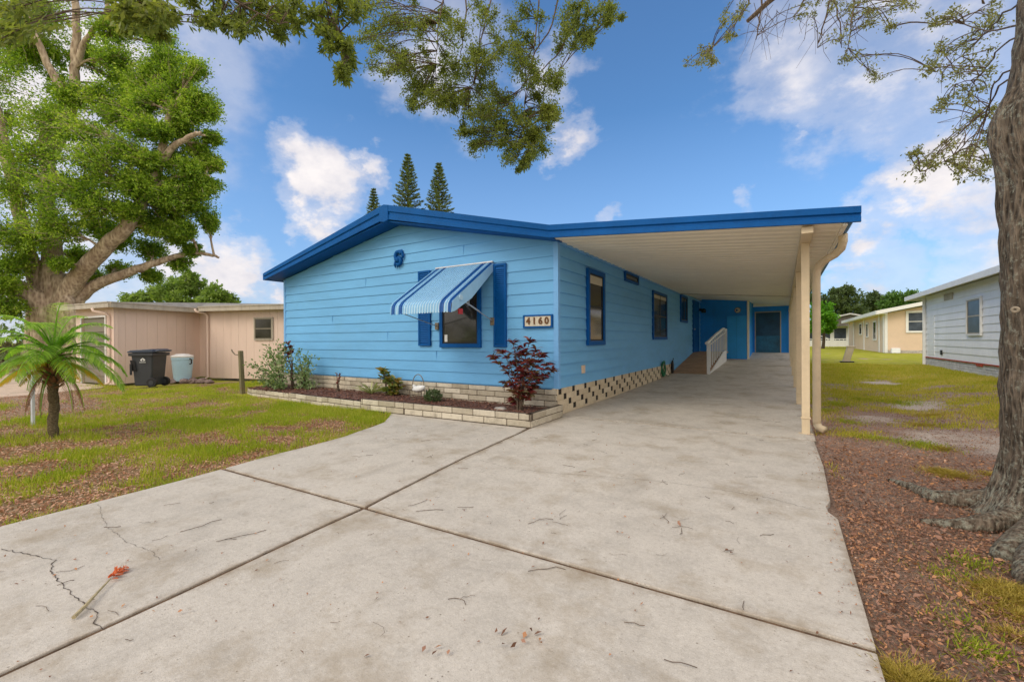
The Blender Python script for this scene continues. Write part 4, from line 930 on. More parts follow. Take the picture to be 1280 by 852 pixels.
# ------------------------------------------------------------------ ground cover: grass and litter
def ongrass(n, x0, x1, y0, y1, fn, near=True):
    """sample points, denser near the camera"""
    r = rng.random((n, 2)); x = x0+(x1-x0)*r[:, 0]; y = y0+(y1-y0)*r[:, 1]; k = fn(x, y) > rng.random(n); return x[k], y[k]
def blades(x, y, h, w, lean=.5):
    n = len(x); z = terrain(x, y); a = rng.uniform(0, 2*math.pi, n); b = a+rng.normal(0, .6, n)
    hh = h*rng.uniform(.4, 1.3, n)*(.45+1.1*fbm(x*2.2, y*2.2)); ww = w*rng.uniform(.6, 1.3, n); le = lean*rng.uniform(.2, 1.2, n)*hh
    P = np.stack([x, y, z-.004], 1); s = np.stack([np.cos(a), np.sin(a), np.zeros(n)], 1)*ww[:, None]*.5
    t = np.stack([np.cos(b+1.57)*le, np.sin(b+1.57)*le, hh], 1); m_ = t*.55+np.array([0, 0, 1])*hh[:, None]*.08
    V = np.stack([P-s, P+s, P+m_+s*.7, P+t, P+m_-s*.7], 1).reshape(-1, 3); i = np.arange(n)*5
    return V, np.stack([i, i+1, i+2, i+3, i+4], 1)
def offdrive(x, y): return (x < drive_left(y)-.01) & ~((y > 5.2) & (x > -11.3)) & ~((x < -14.2) & (y > 4.6))
def gl_fn(x, y): return np.where(offdrive(x, y), masks(x, y)[0]**1.3*np.clip(3.2/(np.hypot(x, y)-2.2), .12, 1), 0)
x, y = ongrass(900000, -17, -4.3, -.6, 8.5, gl_fn)
V, Fc = blades(x, y, .07, .007); props(npmesh('lawn_grass', V, Fc, M['grass']), 'patchy green grass of the front lawn left of the driveway', 'grass', kind='stuff')
def gr_fn(x, y): return np.where((x > .36) & (x < 4.3), masks(x, y)[0]*np.clip(5/(np.hypot(x, y)), .12, 1), 0)
x, y = ongrass(520000, .36, 4.3, 1.5, 21, gr_fn)
V, Fc = blades(x, y, .05, .009); props(npmesh('side_lawn_grass', V, Fc, M['grass_yellow']), 'yellow green grass of the side lawn right of the carport', 'grass', kind='stuff')
def edge_fn(x, y): return np.where(offdrive(x, y), np.exp(-((x-drive_left(y))/.12)**2)*.8*(fbm(x*3, y*3) > .52), 0)
x, y = ongrass(90000, -5.9, -4.2, .3, 5.4, edge_fn)
V, Fc = blades(x, y, .05, .006, .8); props(npmesh('edge_grass', V, Fc, M['grass']), 'longer green grass hanging over the left edge of the driveway', 'grass', kind='stuff')
# leaf litter
def ll_fn(x, y): return np.where(offdrive(x, y), (1.02-masks(x, y)[0])*np.clip(4.5/(np.hypot(x, y)-1.0), .1, 1), 0)
x, y = ongrass(230000, -16, -4.3, -.6, 6.5, ll_fn)
V, Fc = flat_leaves(np.stack([x, y, terrain(x, y)+.008+rng.uniform(0, .015, len(x))], 1), .030, .015, .4)
props(npmesh('lawn_litter', V, Fc, M['litter_left']), 'dry brown leaves lying in the front lawn', 'leaves', kind='stuff')
def lr_fn(x, y): return np.where((x > .33), (1.05-masks(x, y)[0])*(1-.8*masks(x, y)[2])*np.clip(3.2/(np.hypot(x, y)), .05, 1)**1.5*(.35+.9*fbm(x*1.5, y*1.5+4)), 0)
x, y = ongrass(340000, .33, 4.0, 1.0, 13, lr_fn)
sz = .019
V, Fc = flat_leaves(np.stack([x, y, terrain(x, y)+.006+rng.uniform(0, .02, len(x))], 1), sz, .010, .45)
k = rng.random(2600); xx = .36+2.4*rng.random(2600); yy_ = 1.0+5.5*rng.random(2600)**1.3
Vb, Fb = flat_leaves(np.stack([xx, yy_, terrain(xx, yy_)+.02], 1), .048, .022, .45)
xn = .36+3.2*rng.random(26000); yn = 1.0+9*rng.random(26000)**1.3; Vn, Fn = flat_leaves(np.stack([xn, yn, terrain(xn, yn)+.018], 1), .075, .0032, .15)
V = np.concatenate([V, Vb, Vn]); Fc = np.arange(len(V)).reshape(-1, 4)
props(npmesh('side_litter', V, Fc, M['litter']), 'reddish brown dead leaves and bark chips around the tree beside the driveway', 'leaves', kind='stuff')
# yellow moss tufts
tv = []
for (u, v, ru, rv, nn_) in ((1105, 0, 0, 0, 0),):
    pass
TU = [(1180, 588, .10, 1500), (1188, 592, .10, 1200), (1150, 530, .16, 1200), (1160, 520, .14, 900), (1265, 745, .12, 1800), (1278, 765, .12, 1500), (1258, 732, .08, 900), (1130, 838, .10, 1800), (1140, 845, .08, 900), (1270, 790, .05, 500), (1175, 470+90, .1, 500), (1235, 590, .06, 400)]
xs_, ys_ = [], []
for u, v, r0, k in TU:
    q = G(u, v); k = int(k*.7); a = rng.normal(0, 1, (k, 2))*r0*.6*np.array([1.3, .8])*(.3+rng.random((k, 1))); xs_.append(q.x+a[:, 0]); ys_.append(q.y+a[:, 1])
x = np.concatenate(xs_); y = np.concatenate(ys_); k_ = x > .34; x, y = x[k_], y[k_]; V, Fc = blades(x, y, .045, .0035, 1.6)
props(npmesh('yellow_tufts', V, Fc, M['moss']), 'yellow dried grass tufts growing among the dead leaves near the tree', 'grass', kind='stuff')
xs_, ys_ = [], []
for u, v, r0, k in ((1225, 805, .05, 260), (1200, 770, .06, 120), (1075, 500, .2, 700), (1045, 505, .15, 700), (1060, 525, .12, 500), (1090, 545, .12, 400), (1215, 700, .06, 160), (1150, 555, .12, 500), (1180, 710, .05, 100), (1033, 512, .12, 500), (1130, 505, .2, 500)):
    q = G(u, v); k = int(k*1.2); a = rng.normal(0, 1, (k, 2))*r0*1.3*(.3+rng.random((k, 1))); xs_.append(q.x+a[:, 0]); ys_.append(q.y+a[:, 1])
x = np.concatenate(xs_); y = np.concatenate(ys_); k_ = x > .36; x, y = x[k_], y[k_]; V, Fc = blades(x, y, .045, .006, 1.2)
props(npmesh('weed_tufts', V, Fc, M['grass']), 'fresh green weeds sprouting through the litter beside the carport', 'weeds', kind='stuff')

# ------------------------------------------------------------------ tan neighbour house
tn = thing('tan_house', (-15.5, 6, 0), 'low tan house with vertical groove siding and roll up garage door', 'house')
dv = Vector((.953, .304, 0)); nvv = Vector((-.304, .953, 0))
A_ = Vector((-16.2, 4.5, 0)); B_ = A_+nvv*2.6; C0 = Vector((-15.98, 6.84, 0)); B2 = C0+nvv*.35
Lc = Vector((-18.7, 4.30, 0)); Dp = C0+dv*3.3
def groove_wall(mbx, p, q, z0, z1, th=.08, st_=.3):
    d = q-p; ln = d.length; d.normalize(); n_ = Vector((d.y, -d.x, 0)); mbx.obox(Vector((p.x, p.y, z0)), d*ln, -n_*th, (0, 0, z1-z0))
    s = 0
    while s < ln-.02:
        e = min(st_-.006, ln-s); mbx.obox(Vector((p.x, p.y, z0+.01))+d*s, d*e, n_*.010, (0, 0, z1-z0-.012)); s += st_
wl = MB(); groove_wall(wl, A_, B_, .03, 2.28); groove_wall(wl, B2, C0, .05, 2.3); groove_wall(wl, C0, Dp, .05, 2.36)
q1 = B_; groove_wall(wl, Vector((B_.x, B_.y, 0)), B2, .05, 2.3)
wl.build('wall', M['tan_wall'], tn)
# garage front
gd_ = (A_-Lc).normalized(); gn = Vector((gd_.y, -gd_.x, 0)); gl_ = (A_-Lc).length
wl = MB(); wl.obox(Lc+Vector((0, 0, .02)), gd_*.45, -gn*.1, (0, 0, 2.25)); wl.obox(A_-gd_*.42+Vector((0, 0, .02)), gd_*.42, -gn*.1, (0, 0, 2.25)); wl.obox(Lc+gd_*.45+Vector((0, 0, 1.98)), gd_*(gl_-.87), -gn*.1, (0, 0, .29))
wl.build('wall', M['tan_wall'], tn)
gdoor = MB(); 
for k in range(9): gdoor.obox(Lc+gd_*.45-gn*.06+Vector((0, 0, .02+k*.218)), gd_*(gl_-.87), gn*.03, (0, 0, .205))
gdo = gdoor.build('garage_door', M['taupe'], tn, bev=.008)
MB().obox(Lc+gd_*.45-gn*.09+Vector((0, 0, .02)), gd_*(gl_-.87), gn*.02, (0, 0, 1.96)).build('back_panel', M['taupe'], gdo)
fr_ = MB(); fr_.obox(Lc+gd_*.41+gn*.005, gd_*.05, gn*.03, (0, 0, 2.02)); fr_.obox(A_-gd_*.46+gn*.005, gd_*.05, gn*.03, (0, 0, 2.02)); fr_.obox(Lc+gd_*.46+gn*.005+Vector((0, 0, 1.97)), gd_*(gl_-.92), gn*.03, (0, 0, .05)); fr_.build('door_trim', M['white'], tn)
rfm = MB(); e_ = .25
poly = [A_-nvv*.25+dv*e_, B_+dv*e_, C0-nvv*.28-dv*.05, Dp-nvv*.28+dv*.3, Dp+nvv*5, A_+nvv*8-dv*9, Lc-dv*.4-nvv*.2]
rfm.prism([Vector((p.x, p.y, 2.30)) for p in poly], (0, 0, .055)); rfm.build('roof', M['roofing'], tn)
rfm = MB()
inner = [p for p in poly]
cx_ = sum((p for p in poly), Vector())/len(poly)
pitched = [Vector((p.x, p.y, 2.36)) for p in poly]; apex = Vector((cx_.x, cx_.y, 2.62))
for i in range(len(poly)): rfm.add([pitched[i], pitched[(i+1) % len(poly)], apex], [(0, 1, 2)])
rfm.build('roof', M['shingle'], tn)
fs_ = MB()
for p, q in ((poly[0], poly[1]), (poly[1], poly[2]), (poly[2], poly[3]), (poly[6], poly[0])):
    d = (q-p); n_ = Vector((d.y, -d.x, 0)).normalized(); fs_.obox(Vector((p.x, p.y, 2.215)), d, n_*.04, (0, 0, .13)); fs_.obox(Vector((p.x, p.y, 2.345)), d, n_*.06, (0, 0, .03))
fs_.build('fascia', M['tan_trim'], tn)
def tdown(base, topz=2.25, offn=None):
    n_ = offn; p = Vector(base)
    m_ = MB(); m_.tube([p+n_*.28+dv*(-.25)+Vector((0, 0, topz)), p+n_*.27-dv*.22+Vector((0, 0, topz-.08)), p+n_*.10-dv*.03+Vector((0, 0, topz-.14)), p+n_*.05+Vector((0, 0, topz-.22)), p+n_*.05+Vector((0, 0, .1)), p+n_*.16+Vector((0, 0, .04))], .035, 8)
    m_.build('downspout', M['tan_wall'], tn, smooth=True)
tdown(C0, 2.3, -nvv); tdown(A_-gd_*.12, 2.2, gn)
wo_ = C0+dv*1.82+Vector((0, 0, 1.28)); window(tn, wo_-nvv*.012, dv*.72, Vector((0, 0, .72)), -nvv, M['tan_trim'], M['glass'], wid=.035, th=.04, rail=.48, sash=M['taupe'])
# concrete apron of the garage
ap = MB().prism([(-15.9, 4.15, .0), (-15.2, 2.6, .0), (-15.4, 1.5, .0), (-26, .9, .0), (-27, 3.9, .0), (-18.9, 4.25, .0), (-16.4, 4.4, .0)][::-1], (0, 0, -.08))
props(ap.build('garage_apron', concmat('apron_concrete', (.60, .47, .36))), kind='structure')
# trash cart
ctb = Vector((-15.05, 4.95, 0)); tcr = thing('trash_cart', ctb, 'dark grey wheeled trash cart with navy lid standing against the tan garage wall', 'trash cart')
fx = Vector((.80, .60, 0)).normalized(); fy = Vector((-.60, .80, 0)).normalized(); fx = fx*.84
def TC(x, y, z): return ctb+fx*x+fy*y+Vector((0, 0, z))
def taper(mbx, w0, d0, w1, d1, z0, z1, ox=0, oy=0):
    vs_ = [TC(-w0/2, -d0/2, z0), TC(w0/2, -d0/2, z0), TC(w0/2, d0/2, z0), TC(-w0/2, d0/2, z0), TC(-w1/2+ox, -d1/2+oy, z1), TC(w1/2+ox, -d1/2+oy, z1), TC(w1/2+ox, d1/2+oy, z1), TC(-w1/2+ox, d1/2+oy, z1)]
    mbx.add(vs_, [(0, 3, 2, 1), (4, 5, 6, 7), (0, 1, 5, 4), (1, 2, 6, 5), (2, 3, 7, 6), (3, 0, 4, 7)])
bd = MB(); taper(bd, .52, .50, .66, .60, .04, .95); bdo = bd.build('body', M['cart'], tcr, bev=.03)
rr = MB(); taper(rr, .74, .68, .75, .69, .86, .94); rr.build('rim', M['cart'], tcr, bev=.01)
pk = MB(); pk.add([TC(-.295, -.30, .45), TC(-.16, -.30, .45), TC(-.20, -.325, .75), TC(-.33, -.325, .75)], [(0, 1, 2, 3)]); pk.obox(TC(-.33, -.315, .35), fx*.06, -fy*.02, (0, 0, .3)); pk.build('grip_recess', M['black'], tcr)
lid = MB(); vs_ = []
lid.prism([TC(-.39, -.36, .95), TC(-.39, -.36, .985), TC(-.30, -.36, 1.02), TC(.30, -.36, 1.05), TC(.37, -.36, 1.02), TC(.39, -.36, .96)], fy*.70); lid.build('lid', M['cart_lid'], tcr, bev=.015)
hd = MB(); hd.tube([TC(.37, -.26, .98), TC(.47, -.26, 1.0), TC(.47, .26, 1.0), TC(.37, .26, .98)], .022, 8); hd.build('handle', M['cart_lid'], tcr)
for yy_ in (-.28, .22):
    wh = MB(); c = TC(.30, yy_, .13); wh.tube([c-fy*.035, c+fy*.035], .13, 20); wo2 = wh.build('wheel', M['black'], tcr, bev=.01)
    MB().tube([c-fy*.042, c+fy*.042], .06, 14).build('hub', M['cart'], wo2)
lg = MB()
for k, (dx_, dz_) in enumerate(((-.06, .03), (-.03, .055), (0, .07), (.03, .055), (.06, .03), (-.03, .02), (.03, .02))):
    c = TC(.05+dx_, -.314, .72+dz_); r0 = .02; lg.add([c-fx*r0, c+fx*r0*.4-Vector((0, 0, r0)), c+fx*r0, c+Vector((0, 0, r0*1.2))], [(0, 1, 2, 3)])
lg.build('emblem', M['white'], tcr); lg = MB()
for k in range(9): c = TC(-.05+k*.022, -.312, .68); lg.obox(c, fx*.014, -fy*.004, (0, 0, .016))
lg.build('lettering', M['white'], tcr)
# round can
cc_ = Vector((-15.75, 6.0, 0)); rc = thing('round_trash_can', cc_, 'light blue round trash can with white lid in the corner of the tan house', 'trash can')
MB().lathe(cc_, [(.20, .03), (.22, .05), (.27, .60), (.27, .68), (.285, .69), (.285, .76), (.27, .77)], 28).build('body', M['can_blue'], rc, smooth=False)
MB().lathe(cc_, [(.29, .765), (.295, .80), (.26, .83), (.20, .845), (.16, .87), (.05, .88)], 28).build('lid', M['white'], rc)
for s in (-1, 1):
    c = cc_+dv*.29*s; MB().tube([c+Vector((0, 0, .72)), c+dv*s*.06+Vector((0, 0, .70)), c+dv*s*.06+Vector((0, 0, .58)), c+Vector((0, 0, .56))], .02, 6).build('handle', M['black'], rc)
random.seed(9)
rk = ((-15.75, 5.75, .13), (-15.5, 5.95, .15), (-15.25, 6.05, .12), (-15.05, 6.2, .14), (-15.6, 6.2, .16), (-15.9, 5.6, .10), (-15.3, 6.35, .15), (-14.85, 6.35, .12), (-15.95, 5.9, .12))
rdesc = ['beside the blue can base', 'third along the row by the can', 'in front of the tan wall corner', 'near the downspout foot', 'close behind the front rocks', 'nearest the trash cart', 'against the tan wall', 'rightmost of the pile', 'touching the blue can']
for (x, y, r0), ds in zip(rk, rdesc):
    rb = MB(); rb.lathe((x, y, -.02), [(r0*.8, 0), (r0*random.uniform(.9, 1.1), r0*.4), (r0*.7, r0*.8), (r0*.25, r0*.95)], 7)
    for i in range(len(rb.v)): rb.v[i] += Vector((random.uniform(-.03, .03), random.uniform(-.03, .03), random.uniform(-.015, .015)))
    props(rb.build('rock', M['rock'], bev=.01), 'reddish rock of the small pile, '+ds, 'rock', 'rocks piled by the tan house')

# ------------------------------------------------------------------ grey house on the right
gh = thing('pale_grey_house', (7, 15, .3), 'pale grey white house with lapped siding and white brick base right of the lawn', 'house')
GX = 4.35; gy0, gy1 = 4.0, 21.3; gz0 = .58
wl = lap_wall(MB(), (GX, gy1), (GX, gy0), gz0, lambda s: 2.72, (-1, 0), .203, .018, 1.0); wl.box(GX+.0, GX+.1, gy0, gy1, .3, 2.74)
wl.box(GX+.1, GX+7, gy1-.1, gy1, .3, 2.74); wl.build('wall', M['grey_wall'], gh)
MB().box(GX-.03, GX+.04, gy1-.04, gy1+.03, gz0-.02, 2.72).build('corner_trim', M['white'], gh)
MB().box(GX-.022, GX-.0, 20.15, 20.85, .66, 2.0).build('panel', M['grey_wall'], gh, bev=.004)
sk = MB(); blocks(sk, (GX-.01, gy1), (GX-.01, gy0), .15, .56, (-1, 0), .22, .07, .009, .06, .004); s3 = sk.build('skirting', M['block_white'], gh, bev=.005)
MB().box(GX-.0, GX+.04, gy0, gy1, .1, .55).build('mortar', M['block_white'], s3)
rb = MB(); y = gy0
while y < gy1:
    ln = random.uniform(.2, .5); rb.box(GX-.035, GX, y, min(gy1, y+ln), .553+random.uniform(-.01, .0), .585); y += ln
rb.box(GX-.04, GX, 15.9, 16.3, .50, .585); rb.build('red_band', M['red'], gh)
rf = MB().box(GX-.35, GX+7.5, gy0-.3, gy1+.9, 2.76, 2.80); rf.prism([(GX-.35, gy0-.3, 2.802), (GX+4, gy0-.3, 3.3), (GX+8, gy0-.3, 2.802)], (0, gy1-gy0+1.2, 0)); rf.build('roof', M['roofing'], gh)
rf = MB().box(GX-.41, GX-.352, gy0-.3, gy1+.95, 2.66, 2.81); rf.box(GX-.352, GX+7, gy1+.9, gy1+.95, 2.66, 2.82); rf.build('fascia', M['white'], gh)
MB().tube([(GX+1.2, 19.2, 3.0), (GX+1.2, 19.2, 3.32)], .06, 8).build('vent_pipe', M['black'], gh)
MB().tube([(GX-.06, gy1-.12, 2.66), (GX-.06, gy1-.12, .3)], .05, 8).build('downspout', M['white'], gh)
MB().box(GX-.04, GX-.015, 18.2, 19.0, 2.42, 2.62).build('vent', M['tan_trim'], gh)
window(gh, (GX-.018, 16.95, 1.30), (0, -1.05, 0), (0, 0, 1.02), (-1, 0, 0), M['white'], M['glass_sky'], wid=.05, th=.05, rail=.5, sash=M['tan_trim'])
MB().box(GX-.045, GX-.02, 19.25, 19.4, .7, .85).build('outlet', M['black'], gh)
pdm = MB().box(3.35, 4.3, 10.4, 11.0, .30, .345); props(pdm.build('paving_slab', M['stone'], bev=.01), 'flat grey concrete slab lying in the grass beside the tree trunk', 'slab')

# beige house
bh = thing('beige_house', (9, 40, .4), 'beige lap sided house with white gable trim beyond the grey house', 'house')
BX, BY = 5.2, 34.4
wl = lap_wall(MB(), (BX, 52), (BX, BY), .36, lambda s: 2.75, (-1, 0), .13, .01, 3); lap_wall(wl, (BX, BY), (13.2, BY), .5, lambda s: 2.75+.19*min(s, 8-s), (0, -1), .13, .01, .5)
wl.box(BX, 13.2, BY+.001, BY+.1, .3, 2.75); wl.box(BX+.001, BX+.1, BY, 52, .3, 2.75); wl.build('wall', M['beige'], bh)
MB().box(BX, 13.2, BY-.02, BY+.02, .2, .52).build('skirting', M['stone'], bh)
tr = MB()
for y in (BY+.18, 36.0, 42.2, 48.0, 51.5): MB().box(BX-.06, BX-.02, y-.13, y+.13, .36, 2.70).build('downspout', M['white'], bh)
tr.box(BX-.02, BX+.12, BY-.04, BY-.005, .36, 2.75); tr.build('corner_trim', M['white'], bh)
rf = MB(); rf.prism([(BX-.4, BY-.5, 2.78), (BX+4, BY-.5, 3.70), (BX+8.4, BY-.5, 2.78), (BX+8.4, BY-.5, 2.88), (BX+4, BY-.5, 3.82), (BX-.4, BY-.5, 2.88)][::-1], (0, 18.4, 0)); rf.build('roof', M['roofing'], bh)
rf = MB(); rf.prism([(BX-.45, BY-.56, 2.68), (BX+4, BY-.56, 3.66), (BX+8.4, BY-.56, 2.72), (BX+8.4, BY-.56, 2.9), (BX+4, BY-.56, 3.86), (BX-.45, BY-.56, 2.9)][::-1], (0, .05, 0)); rf.box(BX-.5, BX-.42, BY-.5, 52.4, 2.68, 2.9); rf.build('fascia', M['white'], bh)
rf = MB(); rf.box(BX-.42, BX+.05, BY-.5, 52.2, 2.70, 2.745); rf.build('soffit', M['white'], bh)
window(bh, (6.15, BY-.02, 1.55), (.85, 0, 0), (0, 0, 1.3), (0, -1, 0), M['white'], M['glass_sky'], wid=.09, th=.05, rail=.5, sash=M['white'])
for y0_, y1_, z0_, z1_ in ((37.0, 38.2, 1.1, 2.4), (40.2, 41.2, 1.3, 2.35), (43.2, 44.6, 1.5, 2.45)):
    window(bh, (BX-.02, y1_, z0_), (0, y0_-y1_, 0), (0, 0, z1_-z0_), (-1, 0, 0), M['white'], M['glass'], wid=.09, th=.05, rail=.5)
MB().box(5.45, 5.85, BY-.4, BY-.1, .35, .65).build('air_vent_box', M['grey_wall'], bh, bev=.02)
MB().box(6.9, 7.9, BY-.03, BY-.021, .36, .5).build('crawl_vent', M['black'], bh)
# far white house
fh = thing('far_white_house', (8, 58, .4), 'distant white house with dark gable and porch rail behind the side lawn', 'house')
FX0, FX1, FY = 1.5, 10.0, 57.0
MB().box(FX0, FX1, FY, FY+8, .3, 2.5).build('wall', M['white'], fh)
MB().prism([(FX0-.5, FY-1.2, 2.5), (FX0+4.2, FY-1.2, 3.6), (FX1+.5, FY-1.2, 2.5)], (0, .15, 0)).build('gable', paint('dark_gable', (.13, .115, .10), .8, .2, 3), fh)
MB().prism([(FX0-.8, FY-1.5, 2.48), (FX0+4.2, FY-1.5, 3.66), (FX1+.8, FY-1.5, 2.48), (FX1+.8, FY-1.5, 2.6), (FX0+4.2, FY-1.5, 3.8), (FX0-.8, FY-1.5, 2.6)][::-1], (0, 10, 0)).build('roof', M['roofing'], fh)
for k in range(6):
    x = FX0+.3+k*1.35; MB().box(x, x+1.0, FY-.03, FY-.01, 1.05, 2.3).build('window', M['glass_sky'], fh)
pr = MB()
for k in range(26): x = FX0+k*.33; pr.box(x, x+.05, FY-1.5, FY-1.45, .45, 1.15)
pr.box(FX0, FX1, FY-1.53, FY-1.42, 1.15, 1.22)
for k in range(8): x = FX0+1.2+k*.22; pr.box(x, x+.04, FY-2.6, FY-2.56, .3+.12*(8-k)-.35, .9+.12*(8-k))
pr.prism([(FX0+1.0, FY-2.6, 1.85), (FX0+3.0, FY-2.6, .95), (FX0+3.0, FY-2.6, .87), (FX0+1.0, FY-2.6, 1.77)], (0, .06, 0)); pr.build('porch_rail', M['white'], fh)
MB().box(9.0, 9.1, FY-1.5, FY-1.4, .3, 2.5).build('porch_post', M['white'], fh)
# utility box
ub = thing('utility_pedestal', (2.15, 22.2, .3), 'beige utility box leaning in the grass far down the side lawn', 'utility box')
ub_b = Vector((2.02, 22.2, .26)); lx = Vector((.16, 0, .62))
MB().obox(ub_b, (.24, 0, 0), (0, .28, 0), lx).build('cabinet', M['utility'], ub, bev=.02); MB().obox(ub_b+lx+Vector((-.02, -.02, 0)), (.28, 0, 0), (0, .32, 0), (.02, 0, .06)).build('cap', M['utility'], ub, bev=.02)
MB().box(1.95, 2.4, 22.15, 22.5, .22, .31).build('base', M['black'], ub)

# ------------------------------------------------------------------ trees
def limb(mbx, pts, r0, r1, n=10, jit=.0, sub=4):
    P = [Vector(p) for p in pts]; out = []
    k = len(P)
    for i in range(k-1):
        p0 = P[max(0, i-1)]; p1 = P[i]; p2 = P[i+1]; p3 = P[min(k-1, i+2)]
        for j in range(sub):
            t = j/sub; q = .5*((2*p1)+(-p0+p2)*t+(2*p0-5*p1+4*p2-p3)*t*t+(-p0+3*p1-3*p2+p3)*t**3)
            out.append(q+Vector((random.uniform(-jit, jit), random.uniform(-jit, jit), random.uniform(-jit, jit))))
    out.append(P[-1]); m_ = len(out); mbx.tube(out, [r0+(r1-r0)*(i/(m_-1))**.8 for i in range(m_)], n); return out
def clusters(br_mb, skel, cl, leaf_l, leaf_w, ntw, lpt, br_r=.05, tw_r=.008, shell=.55, jit=.6, droop=0.):
    """skel: list of points on limbs; cl: (centre, (rx,ry,rz)); returns leaf arrays"""
    PL, DL = [], []
    for c, rad in cl:
        c = Vector(c); s = min(skel, key=lambda p: (p-c).length+(.7*max(0, p.z-c.z))); rr_ = Vector(rad)
        m1 = s.lerp(c, .5)+Vector((random.uniform(-.1, .1), random.uniform(-.1, .1), random.uniform(0, .15)))*(s-c).length
        br = limb(br_mb, [s, m1, c], br_r, tw_r*1.6, 5, 0, 4)
        for k in range(int(ntw)):
            d = Vector((random.gauss(0, 1), random.gauss(0, 1), random.gauss(0, 1))).normalized(); q = random.uniform(shell, 1)
            e = c+Vector((d.x*rr_.x, d.y*rr_.y, d.z*rr_.z))*q
            b0_ = random.choice(br[len(br)//3:]); mid = b0_.lerp(e, .55)+Vector((random.gauss(0, .06), random.gauss(0, .06), random.gauss(0, .06)))*(e-b0_).length
            if k % 3 == 0: br_mb.tube([b0_, mid, e], [tw_r, tw_r*.7, tw_r*.35], 3, cap=False)
            ts = rng.uniform(.35, 1.03, lpt); A = np.array(b0_); B = np.array(mid); Cc = np.array(e)
            pts = ((1-ts)**2)[:, None]*A+(2*ts*(1-ts))[:, None]*B+(ts**2)[:, None]*Cc; spr = max(.02, .07*(e-b0_).length)
            PL.append(pts+rng.normal(0, spr, (lpt, 3))); DL.append(np.tile(np.array((e-mid).normalized())+np.array([0, 0, -droop]), (lpt, 1)))
    P = np.concatenate(PL); Dr = np.concatenate(DL); return leaves(P, Dr, leaf_l, leaf_w, .6, jit)

# big ficus, left
random.seed(31)
fd = 20.0
fi = thing('ficus_tree', D(58, 458, fd), 'huge spreading ficus tree with thick pale limbs behind the tan garage', 'tree')
tk = MB(); skel = []
def Fp(u, v, d=fd): return D(u, v, d)
bs = Fp(58, 462)
for (u0, pts, r0, r1) in [(50, [(52, 465, 20), (50, 400, 20), (46, 350, 19.9), (30, 300, 19.6), (20, 240, 19.3)], .45, .22),
                          (58, [(60, 465, 20.1), (60, 395, 20.1), (64, 345, 20.1), (66, 310, 20.2), (58, 260, 20.3), (60, 200, 20.5), (55, 150, 20.5)], .56, .22),
                          (75, [(72, 465, 20), (76, 390, 20), (95, 350, 19.9), (128, 312, 19.6), (158, 283, 19.4), (178, 250, 19.3), (195, 215, 19.3), (206, 170, 19.3), (212, 140, 19.3)], .50, .11),
                          (85, [(80, 465, 20.3), (88, 395, 20.3), (110, 362, 20.4), (160, 340, 20.7), (205, 325, 21), (240, 316, 21.3)], .42, .09),
                          (60, [(58, 465, 19.9), (55, 390, 19.8), (30, 365, 19.3), (-5, 345, 18.8), (-60, 320, 18.4)], .55, .25),
                          (195, [(195, 215, 19.3), (215, 185, 19.1), (240, 170, 19), (252, 166, 19)], .17, .07),
                          (60, [(60, 200, 20.5), (85, 150, 20.5), (92, 110, 20.5), (94, 70, 20.5), (95, 20, 20.5), (90, -40, 20.5)], .27, .12),
                          (60, [(92, 90, 20.5), (108, 50, 20.4), (130, 20, 20.3), (140, -30, 20)], .16, .06),
                          (60, [(85, 130, 20.3), (60, 80, 20), (38, 30, 19.7), (20, -20, 19.5)], .2, .08),
                          (60, [(20, 240, 19.3), (5, 180, 19), (-10, 100, 19)], .28, .1),
                          (60, [(-60, 320, 18.4), (-70, 220, 18), (-60, 120, 18)], .25, .1),
                          (60, [(240, 316, 21.3), (262, 318, 21.4), (274, 322, 21.5)], .12, .05),
                          (0, [(178, 245, 19.3), (215, 222, 19.6), (262, 220, 19.8)], .12, .05)]:
    skel += limb(tk, [Fp(u, v, d) for u, v, d in pts], r0, r1, 12, .03, 5)
for k, (u, w) in enumerate(((40, .5), (54, .6), (70, .6), (86, .5), (96, .4))):   # fluted buttresses
    limb(tk, [Fp(u+(u-66)*.35, 470, 20-.3), Fp(u, 430, 19.8), Fp(60+(u-62)*.8, 385, 19.8), Fp(58+(u-62)*.5, 345, 20)], .32, .22, 8, .02, 4)
tko = tk.build('trunk', M['ficus_bark'], fi, smooth=True)
random.seed(5)
cl = []
